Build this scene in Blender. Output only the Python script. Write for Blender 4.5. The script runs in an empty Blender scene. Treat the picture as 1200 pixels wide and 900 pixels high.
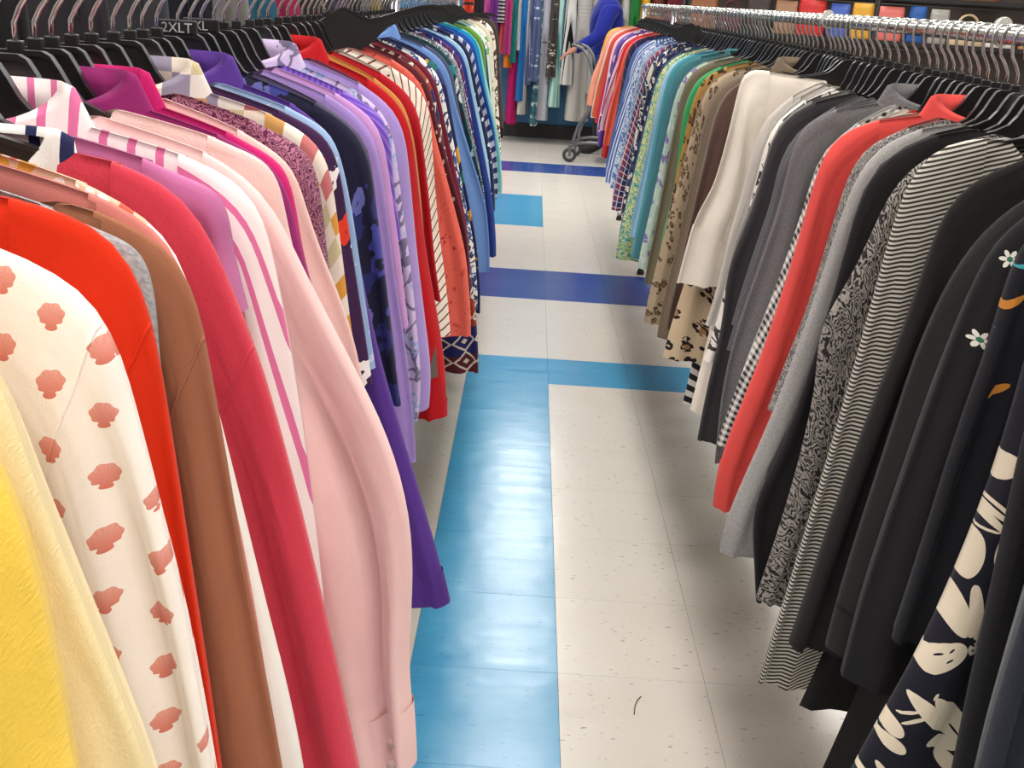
import bpy, bmesh, math, random
import numpy as np
from mathutils import Vector, Matrix

# ------------------------------------------------------------------ camera, world, light, exposure
F_PX, PITCH, ROLL, CAM_H = 1258.8, math.radians(19.14), math.radians(3.72), 1.286
sc = bpy.context.scene
col = sc.collection
FW = np.array([0, math.cos(PITCH), -math.sin(PITCH)]); RT = np.array([1.0, 0, 0]); UP = np.cross(RT, FW)
cam_d = bpy.data.cameras.new('camera'); cam = bpy.data.objects.new('camera', cam_d); col.objects.link(cam)
cam_d.sensor_width = 36.0; cam_d.lens = 36.0 * F_PX / 1200.0; cam_d.clip_start = 0.02; cam_d.clip_end = 60
_R = RT * math.cos(ROLL) + UP * math.sin(ROLL); _U = -RT * math.sin(ROLL) + UP * math.cos(ROLL)
M = Matrix.Identity(4)
for i in range(3):
    M[i][0] = _R[i]; M[i][1] = _U[i]; M[i][2] = -FW[i]
M[2][3] = CAM_H
cam.matrix_world = M
sc.camera = cam
w = bpy.data.worlds.new('world'); sc.world = w; w.use_nodes = True
w.node_tree.nodes['Background'].inputs[0].default_value = (1.0, 0.98, 0.96, 1)
w.node_tree.nodes['Background'].inputs[1].default_value = 0.36
LAMP_W = 26.0
sc.view_settings.view_transform = 'Standard'; sc.view_settings.look = 'None'
sc.view_settings.gamma = 1.0; sc.view_settings.use_curve_mapping = False
sc.view_settings.exposure = -0.42

random.seed(7); rng = np.random.default_rng(7)

def unproj(px, py, Y):
    """point of the plane y=Y seen at a pixel of the 1200x900 frame (used to measure outlines)"""
    u, v = px - 600.0, py - 450.0
    x = u * math.cos(ROLL) + v * math.sin(ROLL); y = -u * math.sin(ROLL) + v * math.cos(ROLL)
    d = FW * F_PX + RT * x - UP * y
    t = Y / d[1]
    return d[0] * t, CAM_H + d[2] * t

# ------------------------------------------------------------------ helpers
def lin(c):
    """sRGB 0-255 -> linear rgba"""
    out = []
    for v in c:
        v = v / 255.0
        out.append(v / 12.92 if v <= 0.04045 else ((v + 0.055) / 1.055) ** 2.4)
    return (*out, 1.0)

def tag(o, label=None, cat=None, group=None, kind=None):
    if label: o['label'] = label
    if cat: o['category'] = cat
    if group: o['group'] = group
    if kind: o['kind'] = kind
    return o

def empty(name, loc=(0, 0, 0), rz=0.0):
    o = bpy.data.objects.new(name, None); col.objects.link(o)
    o.location = loc; o.rotation_euler = (0, 0, rz); o.empty_display_size = 0.05
    return o

def mesh(name, V, Fs, mat=None, uv=None, smooth=True):
    me = bpy.data.meshes.new(name)
    me.from_pydata([tuple(map(float, v)) for v in V], [], Fs)
    if uv is not None:
        l = me.uv_layers.new(name='UVMap')
        idx = np.empty(len(me.loops), dtype=np.int32); me.loops.foreach_get('vertex_index', idx)
        l.data.foreach_set('uv', np.asarray(uv, dtype=np.float32)[idx].ravel())
    if smooth: me.polygons.foreach_set('use_smooth', [True] * len(me.polygons))
    if mat: me.materials.append(mat)
    me.update()
    return me

def obj(name, me, parent=None, loc=(0, 0, 0), rot=(0, 0, 0), scale=(1, 1, 1)):
    o = bpy.data.objects.new(name, me); col.objects.link(o)
    o.location = loc; o.rotation_euler = rot; o.scale = scale; o.parent = parent
    return o

class MB:
    """collects boxes, tubes and lathes into one mesh"""
    def __init__(s): s.V = []; s.F = []
    def add(s, V, F):
        n = len(s.V); s.V += [tuple(v) for v in V]; s.F += [tuple(i + n for i in f) for f in F]; return s
    def box(s, a, b, bev=0.0):
        x0, y0, z0 = a; x1, y1, z1 = b
        if bev <= 0:
            V = [(x, y, z) for z in (z0, z1) for y in (y0, y1) for x in (x0, x1)]
            return s.add(V, [(0, 2, 3, 1), (4, 5, 7, 6), (0, 1, 5, 4), (2, 6, 7, 3), (0, 4, 6, 2), (1, 3, 7, 5)])
        bm = bmesh.new(); bmesh.ops.create_cube(bm, size=1)
        for v in bm.verts:
            v.co = ((x0 + x1) / 2 + v.co.x * (x1 - x0), (y0 + y1) / 2 + v.co.y * (y1 - y0), (z0 + z1) / 2 + v.co.z * (z1 - z0))
        bmesh.ops.bevel(bm, geom=bm.edges[:], offset=bev, segments=2, affect='EDGES', profile=0.5)
        bm.verts.index_update()
        s.add([v.co[:] for v in bm.verts], [[v.index for v in f.verts] for f in bm.faces]); bm.free(); return s
    def tube(s, pts, r, n=8, closed=False, caps=True):
        P = [Vector(p) for p in pts]; k = len(P)
        rr = r if hasattr(r, '__len__') else [r] * k
        V = []; ref = Vector((0, 0, 1)); last = None
        for i in range(k):
            if closed: t = P[(i + 1) % k] - P[i - 1]
            else: t = P[min(i + 1, k - 1)] - P[max(i - 1, 0)]
            t.normalize()
            if last is None:
                a = ref if abs(t.z) < 0.9 else Vector((1, 0, 0))
                nx = t.cross(a).normalized()
            else:
                nx = (last - t * last.dot(t)).normalized()
            last = nx; ny = t.cross(nx)
            for j in range(n):
                a = 2 * math.pi * j / n
                V.append(P[i] + (nx * math.cos(a) + ny * math.sin(a)) * rr[i])
        Fs = []
        for i in range(k if closed else k - 1):
            for j in range(n):
                a = i * n + j; b = i * n + (j + 1) % n; i2 = (i + 1) % k
                Fs.append((a, b, i2 * n + (j + 1) % n, i2 * n + j))
        if caps and not closed:
            Fs.append(tuple(range(n))[::-1]); Fs.append(tuple((k - 1) * n + j for j in range(n)))
        return s.add([tuple(v) for v in V], Fs)
    def lathe(s, prof, n=20, axis='z', c=(0, 0, 0)):
        V = []
        for (r, h) in prof:
            for j in range(n):
                a = 2 * math.pi * j / n; p = (r * math.cos(a), r * math.sin(a), h)
                if axis == 'x': p = (p[2], p[0], p[1])
                if axis == 'y': p = (p[0], p[2], p[1])
                V.append((p[0] + c[0], p[1] + c[1], p[2] + c[2]))
        k = len(prof)
        Fs = [(i * n + j, i * n + (j + 1) % n, (i + 1) * n + (j + 1) % n, (i + 1) * n + j) for i in range(k - 1) for j in range(n)]
        return s.add(V, Fs)
    def build(s, name, mat, parent=None, smooth=False, loc=(0, 0, 0), rot=(0, 0, 0)):
        me = mesh(name, s.V, s.F, mat, smooth=smooth)
        return obj(name, me, parent, loc, rot)
    def me(s, name, mat, smooth=False): return mesh(name, s.V, s.F, mat, smooth=smooth)

# ------------------------------------------------------------------ node helper and fabric materials
class G:
    def __init__(s, name):
        s.m = bpy.data.materials.new(name); s.m.use_nodes = True; s.nt = s.m.node_tree
        s.b = s.nt.nodes['Principled BSDF']; s.vec = None
    def n(s, t, **k):
        x = s.nt.nodes.new(t)
        for a, v in k.items(): setattr(x, a, v)
        return x
    def put(s, sock, v):
        if isinstance(v, bpy.types.NodeSocket): s.nt.links.new(v, sock)
        elif v is not None:
            try: sock.default_value = v
            except Exception: sock.default_value = v[:3]
    def uv(s):
        x = s.n('ShaderNodeUVMap'); x.uv_map = 'UVMap'; s.vec = x.outputs[0]; return s.split()
    def oc(s):
        x = s.n('ShaderNodeTexCoord'); s.vec = x.outputs['Object']; return s.split()
    def pos(s):
        x = s.n('ShaderNodeNewGeometry'); s.vec = x.outputs['Position']; return s.split()
    def split(s):
        y = s.n('ShaderNodeSeparateXYZ'); s.nt.links.new(s.vec, y.inputs[0]); s.u, s.v, s.w = y.outputs; return s
    def x(s, op, a, b=None, c=None):
        q = s.n('ShaderNodeMath', operation=op)
        for i, v in enumerate((a, b, c)):
            if v is not None: s.put(q.inputs[i], v)
        return q.outputs[0]
    def xyz(s, a, b, c=0.0):
        q = s.n('ShaderNodeCombineXYZ')
        for i, v in enumerate((a, b, c)): s.put(q.inputs[i], v)
        return q.outputs[0]
    def mix(s, f, a, b, mode='MIX'):
        q = s.n('ShaderNodeMix', data_type='RGBA', blend_type=mode)
        s.put(q.inputs[0], f); s.put(q.inputs[6], a); s.put(q.inputs[7], b)
        return q.outputs[2]
    def noise(s, scale, detail=2.0, rough=0.5, vec=None, dist=0.0, out='Fac'):
        q = s.n('ShaderNodeTexNoise'); s.put(q.inputs['Vector'], vec or s.vec); q.inputs['Scale'].default_value = scale
        q.inputs['Detail'].default_value = detail; q.inputs['Roughness'].default_value = rough; q.inputs['Distortion'].default_value = dist
        return q.outputs[out]
    def vor(s, scale, feature='F1', vec=None, out='Distance', rnd=1.0):
        q = s.n('ShaderNodeTexVoronoi', feature=feature); s.put(q.inputs['Vector'], vec or s.vec); q.inputs['Scale'].default_value = scale
        q.inputs['Randomness'].default_value = rnd
        return q.outputs[out]
    def ramp(s, f, stops, const=True):
        q = s.n('ShaderNodeValToRGB'); e = q.color_ramp; e.interpolation = 'CONSTANT' if const else 'LINEAR'
        while len(e.elements) < len(stops): e.elements.new(1.0)
        for el, (p, c) in zip(e.elements, stops): el.position = p; el.color = c
        s.put(q.inputs[0], f); return q.outputs[0]
    def lt(s, a, b): return s.x('LESS_THAN', a, b)
    def gt(s, a, b): return s.x('GREATER_THAN', a, b)
    def fr(s, a, per, off=0.0):
        return s.x('FRACT', s.x('ADD', s.x('DIVIDE', a, per), 64.0 + off))
    def band(s, a, per, duty, off=0.0): return s.lt(s.fr(a, per, off), duty)
    def ell(s, cx, cz, rx, ry, ang, a, b):
        ca, sa = math.cos(ang), math.sin(ang)
        dx = s.x('SUBTRACT', a, cx); dz = s.x('SUBTRACT', b, cz)
        p = s.x('DIVIDE', s.x('ADD', s.x('MULTIPLY', dx, ca), s.x('MULTIPLY', dz, sa)), rx)
        q = s.x('DIVIDE', s.x('SUBTRACT', s.x('MULTIPLY', dz, ca), s.x('MULTIPLY', dx, sa)), ry)
        return s.lt(s.x('ADD', s.x('MULTIPLY', p, p), s.x('MULTIPLY', q, q)), 1.0)
    def any(s, L):
        r = L[0]
        for q in L[1:]: r = s.x('MAXIMUM', r, q)
        return r
    def finish(s, colr, rough=0.85, bump=None, bstr=0.3, bdist=0.002, sheen=0.0, metal=0.0, spec=0.3):
        s.put(s.b.inputs['Base Color'], colr); s.put(s.b.inputs['Roughness'], rough); s.put(s.b.inputs['Metallic'], metal)
        s.b.inputs['Specular IOR Level'].default_value = spec
        if sheen: s.b.inputs['Sheen Weight'].default_value = sheen; s.b.inputs['Sheen Roughness'].default_value = 0.4
        if bump is not None:
            q = s.n('ShaderNodeBump'); q.inputs['Strength'].default_value = bstr; q.inputs['Distance'].default_value = bdist
            s.put(q.inputs['Height'], bump); s.nt.links.new(q.outputs[0], s.b.inputs['Normal'])
        return s.m

def plain(name, rgb, rough=0.5, metal=0.0, spec=0.5, bump=None, bstr=0.2):
    g = G(name)
    if bump:
        g.oc(); return g.finish(lin(rgb), rough, g.noise(bump, 3), bstr, 0.002, metal=metal, spec=spec)
    return g.finish(lin(rgb), rough, metal=metal, spec=spec)

def fabric(name, pat, cols, p=0.02, seed=0.0, fuzz=False, extra=None):
    g = G(name); g.uv(); C = [lin(c) for c in cols]
    u, v = g.u, g.v
    off = g.n('ShaderNodeVectorMath', operation='ADD'); g.put(off.inputs[0], g.vec); off.inputs[1].default_value = (seed * 1.7, seed * 0.9, 0)
    vs = off.outputs[0]
    if pat == 'solid':
        c = g.mix(g.noise(26, 3, vec=vs), C[0], tuple(x * 0.90 for x in C[0][:3]) + (1,))
    elif pat == 'heather':
        st = g.n('ShaderNodeVectorMath', operation='MULTIPLY'); g.put(st.inputs[0], vs); st.inputs[1].default_value = (1, 0.25, 1)
        c = g.mix(g.ramp(g.noise(700, 2, 0.6, vec=st.outputs[0]), [(0.35, (0, 0, 0, 1)), (0.65, (1, 1, 1, 1))], False), C[0], C[1])
    elif pat == 'hstripe':
        c = g.mix(g.band(v, p, 0.5), C[0], C[1])
    elif pat == 'archstripe':
        g.oc(); c = g.mix(g.band(g.x('ADD', g.w, g.x('MULTIPLY', g.x('ABSOLUTE', g.u), 0.30)), p, 0.5), C[0], C[1])
    elif pat == 'thinstripe':
        c = g.mix(g.band(v, p, 0.24), C[0], C[1])
    elif pat == 'slant':
        c = g.mix(g.band(g.x('ADD', v, g.x('MULTIPLY', u, -0.55)), p, 0.2), C[0], C[1])
    elif pat == 'vstripe':
        c = g.mix(g.band(u, p, 0.30), C[0], C[1])
    elif pat == 'pinstripe':
        c = g.mix(g.band(u, p, 0.42), C[0], C[1])
    elif pat == 'gingham':
        a = g.band(u, p, 0.5); b = g.band(v, p, 0.5)
        c = g.mix(g.x('MULTIPLY', g.x('ADD', a, b), 0.5), C[0], C[1])
    elif pat == 'plaid':
        a = g.band(u, p, 0.45); b = g.band(v, p, 0.45)
        c = g.mix(g.x('MULTIPLY', a, 0.6), C[0], C[1]); c = g.mix(g.x('MULTIPLY', b, 0.5), c, C[1])
        l = g.x('MAXIMUM', g.band(u, p, 0.06, 0.2), g.band(v, p, 0.06, 0.2))
        c = g.mix(l, c, C[2])
        if len(C) > 3: c = g.mix(g.x('MAXIMUM', g.band(u, p, 0.06, 0.7), g.band(v, p, 0.06, 0.7)), c, C[3])
    elif pat == 'windowpane':
        c = g.mix(g.x('MAXIMUM', g.band(u, p, 0.05), g.band(v, p, 0.05)), C[0], C[1])
    elif pat == 'blocks':
        cell = g.xyz(g.x('FLOOR', g.x('DIVIDE', u, p)), g.x('FLOOR', g.x('DIVIDE', v, p * 0.85)))
        q = g.n('ShaderNodeTexWhiteNoise', noise_dimensions='2D'); g.put(q.inputs['Vector'], cell)
        chk = g.x('MODULO', g.x('ABSOLUTE', g.x('ADD', g.x('FLOOR', g.x('DIVIDE', u, p)), g.x('FLOOR', g.x('DIVIDE', v, p * 0.85)))), 2.0)
        c = g.ramp(q.outputs[0], [(i / (len(C) - 1), C[i + 1]) for i in range(len(C) - 1)])
        c = g.mix(g.x('MULTIPLY', chk, 0.85), c, C[0])
    elif pat == 'floral':
        d = g.n('ShaderNodeVectorMath', operation='ADD'); g.put(d.inputs[0], vs)
        nz = g.n('ShaderNodeVectorMath', operation='SCALE'); g.put(nz.inputs[0], g.noise(2.2 / p, 2, out='Color', vec=vs)); nz.inputs['Scale'].default_value = p * 0.7
        g.nt.links.new(nz.outputs[0], d.inputs[1])
        dist = g.vor(1 / p, vec=d.outputs[0]); rc = g.vor(1 / p, vec=d.outputs[0], out='Color')
        sp = g.n('ShaderNodeSeparateXYZ'); g.put(sp.inputs[0], rc)
        pc = g.ramp(sp.outputs[0], [(i / (len(C) - 1), C[i + 1]) for i in range(len(C) - 1)])
        c = g.mix(g.lt(dist, 0.42), C[0], pc)
        c = g.mix(g.lt(dist, 0.12), c, C[0])
    elif pat == 'line_floral':
        d = g.n('ShaderNodeVectorMath', operation='ADD'); g.put(d.inputs[0], vs)
        nz = g.n('ShaderNodeVectorMath', operation='SCALE'); g.put(nz.inputs[0], g.noise(1.6 / p, 2, out='Color', vec=vs)); nz.inputs['Scale'].default_value = p * 1.1
        g.nt.links.new(nz.outputs[0], d.inputs[1])
        e = g.vor(1 / p, 'DISTANCE_TO_EDGE', vec=d.outputs[0])
        f2 = g.vor(2.3 / p, 'DISTANCE_TO_EDGE', vec=d.outputs[0])
        msk = g.gt(g.noise(0.7 / p, 1, vec=vs), 0.5)
        c = g.mix(g.lt(e, 0.07), C[0], C[1])
        c = g.mix(g.x('MULTIPLY', msk, g.lt(f2, 0.09)), c, C[min(2, len(C) - 1)])
    elif pat == 'paisley':
        dn = g.n('ShaderNodeVectorMath', operation='ADD'); g.put(dn.inputs[0], vs)
        nz = g.n('ShaderNodeVectorMath', operation='SCALE'); g.put(nz.inputs[0], g.noise(1.4 / p, 3, out='Color', vec=vs)); nz.inputs['Scale'].default_value = p * 1.3
        g.nt.links.new(nz.outputs[0], dn.inputs[1]); vs = dn.outputs[0]
        d1 = g.vor(1 / p, vec=vs); rings = g.band(d1, 0.17, 0.5)
        d2 = g.vor(4.5 / p, vec=vs)
        c = g.mix(rings, C[0], C[1]); c = g.mix(g.lt(d2, 0.22), c, C[1]); c = g.mix(g.x('MULTIPLY', g.lt(d1, 0.15), 1.0), c, C[min(2, len(C) - 1)])
    elif pat == 'leopard':
        d = g.vor(1 / p, vec=vs); ring = g.x('MULTIPLY', g.gt(d, 0.26), g.lt(d, 0.46))
        gap = g.gt(g.noise(2.6 / p, 1, vec=vs), 0.43)
        c = g.mix(g.lt(d, 0.26), C[0], C[1]); c = g.mix(g.x('MULTIPLY', ring, gap), c, C[2])
    elif pat == 'water':
        c = g.ramp(g.noise(1 / p, 4, 0.65, vec=vs, dist=1.2), [(0.0, C[0])] + [(0.36 + 0.28 * i / max(1, len(C) - 2), C[i + 1]) for i in range(len(C) - 1)])
    elif pat == 'dots':
        c = g.mix(g.lt(g.vor(1 / p, vec=vs, rnd=0.6), 0.24), C[0], C[1])
    elif pat == 'aztec':
        bnd = g.fr(v, p * 5)
        base = g.ramp(bnd, [(0, C[0]), (0.36, C[1]), (0.62, C[2]), (0.86, C[0])])
        tri = g.x('ABSOLUTE', g.x('SUBTRACT', g.fr(u, p), 0.5)); tv = g.x('ABSOLUTE', g.x('SUBTRACT', g.fr(v, p), 0.5))
        dm = g.x('ADD', tri, tv); ln = g.x('MULTIPLY', g.gt(dm, 0.40), g.lt(dm, 0.52))
        c = g.mix(ln, base, C[3]); c = g.mix(g.lt(dm, 0.14), c, C[3])
        c = g.mix(g.band(v, p * 5, 0.02, 0.12), c, C[3])
    elif pat == 'shell':
        g.oc(); u, v = g.u, g.w
        U, V_ = 0.050, 0.034
        row = g.x('MODULO', g.x('ADD', g.x('FLOOR', g.x('DIVIDE', u, U / 2)), 200.0), 2.0)
        fu = g.x('MULTIPLY', g.x('SUBTRACT', g.fr(u, U / 2), 0.5), U / 2)
        fv = g.x('MULTIPLY', g.x('SUBTRACT', g.x('FRACT', g.x('ADD', g.x('DIVIDE', v, V_), g.x('ADD', 64.0, g.x('MULTIPLY', row, 0.5)))), 0.5), V_)
        th = g.x('ARCTAN2', g.x('ADD', fv, 0.004), fu)
        r = g.x('SQRT', g.x('ADD', g.x('MULTIPLY', fu, fu), g.x('MULTIPLY', g.x('MULTIPLY', fv, 1.15), g.x('MULTIPLY', fv, 1.15))))
        rim = g.x('ADD', 0.0068, g.x('MULTIPLY', g.x('COSINE', g.x('MULTIPLY', th, 10.0)), 0.0004))
        body = g.lt(r, rim); foot = g.ell(0, -0.0066, 0.0032, 0.0018, 0, fu, fv)
        ribs = g.gt(g.x('COSINE', g.x('MULTIPLY', th, 22.0)), 0.45)
        shade = g.x('ADD', 0.35, g.x('MULTIPLY', g.x('SUBTRACT', 0.004, fv), 55.0))
        pc = g.mix(shade, C[1], C[2]); pc = g.mix(g.x('MULTIPLY', ribs, 0.22), pc, C[2])
        c = g.mix(g.x('MAXIMUM', body, foot), C[0], pc)
    elif pat == 'yoke':      # floral shoulders over a plain body
        d = g.vor(1 / p, vec=vs); rc = g.vor(1 / p, vec=vs, out='Color'); sp = g.n('ShaderNodeSeparateXYZ'); g.put(sp.inputs[0], rc)
        pc = g.ramp(sp.outputs[0], [(0, C[1]), (0.3, C[2]), (0.6, C[3]), (0.85, C[0])])
        fl = g.mix(g.lt(d, 0.45), C[4], pc)
        c = g.mix(g.gt(v, -0.055), C[0], fl)
    elif pat == 'daisy':
        o = G.oc.__get__(g)(); a, b = g.u, g.w; c = C[0]
        for (fx, fz, r0) in extra:
            L = [g.ell(fx + r0 * 0.6 * math.cos(k * 1.047), fz + r0 * 0.6 * math.sin(k * 1.047), r0 * 0.42, r0 * 0.22, k * 1.047, a, b) for k in range(6)]
            c = g.mix(g.any(L), c, C[1]); c = g.mix(g.ell(fx, fz, r0 * 0.28, r0 * 0.28, 0, a, b), c, C[2])
    elif pat == 'bigflower':
        g.oc(); a, b = g.u, g.w
        L = [g.ell(*e, a, b) for e in extra[0]]; D = [g.ell(*e, a, b) for e in extra[1]]
        c = g.mix(g.any(L), C[0], C[1]); c = g.mix(g.any(D), c, C[0])
    elif pat == 'lines':     # embroidered lines on a dark ground
        g.oc(); a, b = g.u, g.w; c = C[0]
        for e, k in extra: c = g.mix(g.ell(*e, a, b), c, C[k])
    g.uv()
    cr_ = g.n('ShaderNodeVectorMath', operation='MULTIPLY'); g.put(cr_.inputs[0], vs); cr_.inputs[1].default_value = (26, 4.5, 1)
    hf = g.x('ADD', g.x('ADD', g.x('MULTIPLY', g.noise(9, 3, 0.5, vec=vs), 0.8), g.x('MULTIPLY', g.noise(1.0, 2, 0.5, vec=cr_.outputs[0], dist=0.4), 0.9)), g.x('MULTIPLY', g.noise(900 if not fuzz else 420, 2, 0.6), 0.06 if not fuzz else 0.13))
    return g.finish(c, 0.88 if fuzz else 0.8, hf, 0.45, 0.012, sheen=0.25 if fuzz else 0.08, spec=0.2)
# ------------------------------------------------------------------ the setting
T = 0.3048; TX0, TY0 = -0.172, 3.733
WALL_Y = 11.9
def tile_mat(name, c0, c1, fleck, streak):
    g = G(name); g.pos()
    st = g.n('ShaderNodeVectorMath', operation='MULTIPLY'); g.put(st.inputs[0], g.vec); st.inputs[1].default_value = (0.32, 1.0, 1.0)
    cl = g.mix(g.noise(3.0, 4, 0.6), lin(c0), lin(c1))
    cl = g.mix(g.x('MULTIPLY', g.noise(55, 4, 0.7, vec=st.outputs[0]), streak), cl, lin(fleck))
    sp = g.noise(150, 1.0, 0.4, vec=st.outputs[0]); sp2 = g.noise(6, 2)
    m = g.gt(g.x('ADD', sp, g.x('MULTIPLY', sp2, 0.10)), 0.772)
    cl = g.mix(g.x('MULTIPLY', m, 0.62), cl, lin(fleck))
    # scuffs of wear
    sc2 = g.n('ShaderNodeVectorMath', operation='MULTIPLY'); g.put(sc2.inputs[0], g.vec); sc2.inputs[1].default_value = (0.15, 1.6, 1)
    ro = g.x('ADD', 0.09, g.x('MULTIPLY', g.noise(14, 4, 0.6, vec=sc2.outputs[0]), 0.20))
    bp = g.x('ADD', g.noise(9, 2), g.x('MULTIPLY', g.noise(60, 2, vec=st.outputs[0]), 0.06))
    return g.finish(cl, ro, bp, 0.10, 0.01, spec=0.5)
M_CREAM = tile_mat('tile_cream', (224, 216, 203), (234, 228, 217), (112, 98, 84), 0.06)
M_CYAN = tile_mat('tile_cyan', (66, 160, 206), (90, 180, 218), (22, 92, 150), 0.35)
M_BLUE = tile_mat('tile_blue', (44, 70, 150), (60, 92, 168), (30, 44, 110), 0.3)
M_GROUT = plain('grout', (150, 140, 126), 0.9)

floor = obj('floor', MB().box((-6, -3, -0.06), (7, WALL_Y + 0.1, -0.004)).me('floor', M_GROUT))
tag(floor, kind='structure')
def tile_kind(i, j):
    if i == 0 and j <= -1: return 1
    if j == 0 and i >= 0: return 1
    if j in (4, 5): return 2
    if 10 <= j <= 13 and i <= 0: return 1
    if j in (18, 19): return 2
    return 0
tm = []
for k, m_ in enumerate((M_CREAM, M_CYAN, M_BLUE)):
    tm.append(MB().box((0.0003, 0.0003, -0.006), (T - 0.0003, T - 0.0003, 0.0), 0.0004).me('tile', m_))
field = {0: MB(), 1: MB(), 2: MB()}
for i in range(-18, 22):
    for j in range(-21, 27):
        k = tile_kind(i, j); x, y = TX0 + i * T, TY0 + j * T
        y1 = min(y + T, WALL_Y)
        if -2 <= i <= 4 and -8 <= j <= 26 and y + T <= WALL_Y + 0.01:
            obj('tile', tm[k], floor, (x, y, 0))
        elif y < WALL_Y - 0.02:
            field[k].box((x + 0.0007, y + 0.0007, -0.005), (x + T - 0.0007, y1 - 0.0007, 0.0))
for k, m_ in enumerate((M_CREAM, M_CYAN, M_BLUE)):
    if field[k].V: tag(field[k].build('tile_field', m_, floor), kind='stuff')

def wall_mat(name, c, s=1.0):
    g = G(name); g.pos()
    return g.finish(g.mix(g.noise(1.5, 4), lin(c), tuple(v * 0.92 for v in lin(c)[:3]) + (1,)), 0.6, g.noise(120, 3), 0.15, 0.002)
M_WBLUE = wall_mat('wall_blue', (84, 136, 182)); M_WWHITE = wall_mat('wall_white', (214, 208, 196)); M_BASE = plain('baseboard_black', (48, 44, 44), 0.5)
M_CEIL = wall_mat('ceiling_white', (226, 224, 218))
tag(obj('wall_back', MB().box((-6, WALL_Y, 0), (7, WALL_Y + 0.12, 3.5)).me('wall_back', M_WBLUE)), kind='structure')
tag(obj('wall_left', MB().box((-6.12, -3, 0), (-6, WALL_Y + 0.12, 3.5)).me('wall_left', M_WWHITE)), kind='structure')
tag(obj('wall_right', MB().box((7, -3, 0), (7.12, WALL_Y + 0.12, 3.5)).me('wall_right', M_WWHITE)), kind='structure')
tag(obj('baseboard_back', MB().box((-6, WALL_Y - 0.018, 0), (7, WALL_Y, 0.15), 0.004).me('baseboard_back', M_BASE)), kind='structure')
tag(obj('ceiling', MB().box((-6.1, -3, 3.5), (7.1, WALL_Y + 0.1, 3.6)).me('ceiling', M_CEIL)), kind='structure')

# ceiling lamps: rows of fluorescent battens, each with its own light
M_LAMPBODY = plain('lamp_housing', (230, 230, 226), 0.4)
gl = G('lamp_diffuser'); gl.b.inputs['Base Color'].default_value = (0.9, 0.9, 0.88, 1)
gl.b.inputs['Emission Color'].default_value = (1, 0.97, 0.93, 1); gl.b.inputs['Emission Strength'].default_value = 6.0
M_LAMP = gl.m
hb = MB().box((-0.31, -0.62, 0.0), (0.31, 0.62, 0.06), 0.008).me('housing', M_LAMPBODY)
db = MB().box((-0.28, -0.59, -0.03), (0.28, 0.59, 0.002), 0.012).me('diffuser', M_LAMP)
ld = bpy.data.lights.new('lamp_light', 'AREA'); ld.shape = 'RECTANGLE'; ld.size = 0.56; ld.size_y = 1.18; ld.energy = LAMP_W; ld.color = (1.0, 0.975, 0.95)
def ordinal(n): return ['first', 'second', 'third', 'fourth', 'fifth', 'sixth', 'seventh', 'eighth', 'ninth', 'tenth'][n]
for ri, (rx, rn) in enumerate(((-2.35, 'over the far left racks'), (0.14, 'over the aisle'), (2.65, 'over the shelving side'))):
    for k in range(8):
        y = -1.9 + k * 1.75 + (0.4 if ri == 1 else 0)
        e = empty('fluorescent_light', (rx, y, 3.44))
        tag(e, f'white fluorescent ceiling light, {ordinal(k)} from the front {rn}', 'ceiling light', 'fluorescent ceiling lights')
        obj('housing', hb, e); obj('diffuser', db, e)
        lo = bpy.data.objects.new('lamp_light', ld); col.objects.link(lo); lo.parent = e; lo.location = (0, 0, -0.045)

# ------------------------------------------------------------------ garments
def smooth_path(pts, n):
    P = np.array(pts, float)
    d = np.r_[0, np.cumsum(np.hypot(*np.diff(P, axis=0).T))]
    t = np.linspace(0, d[-1], n)
    X = np.interp(t, d, P[:, 0]); Z = np.interp(t, d, P[:, 1])
    k = max(3, n // 9) | 1
    def sm(a):
        b = np.pad(a, k // 2, mode='reflect', reflect_type='odd'); return np.convolve(b, np.ones(k) / k, 'valid')
    return np.stack([sm(sm(X)), sm(sm(Z))], 1), d[-1]

def grid_faces(r, c, wrap):
    Fs = []
    for i in range(r - 1):
        for j in range(c if wrap else c - 1):
            j2 = (j + 1) % c
            Fs.append((i * c + j, i * c + j2, (i + 1) * c + j2, (i + 1) * c + j))
    return Fs

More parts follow.
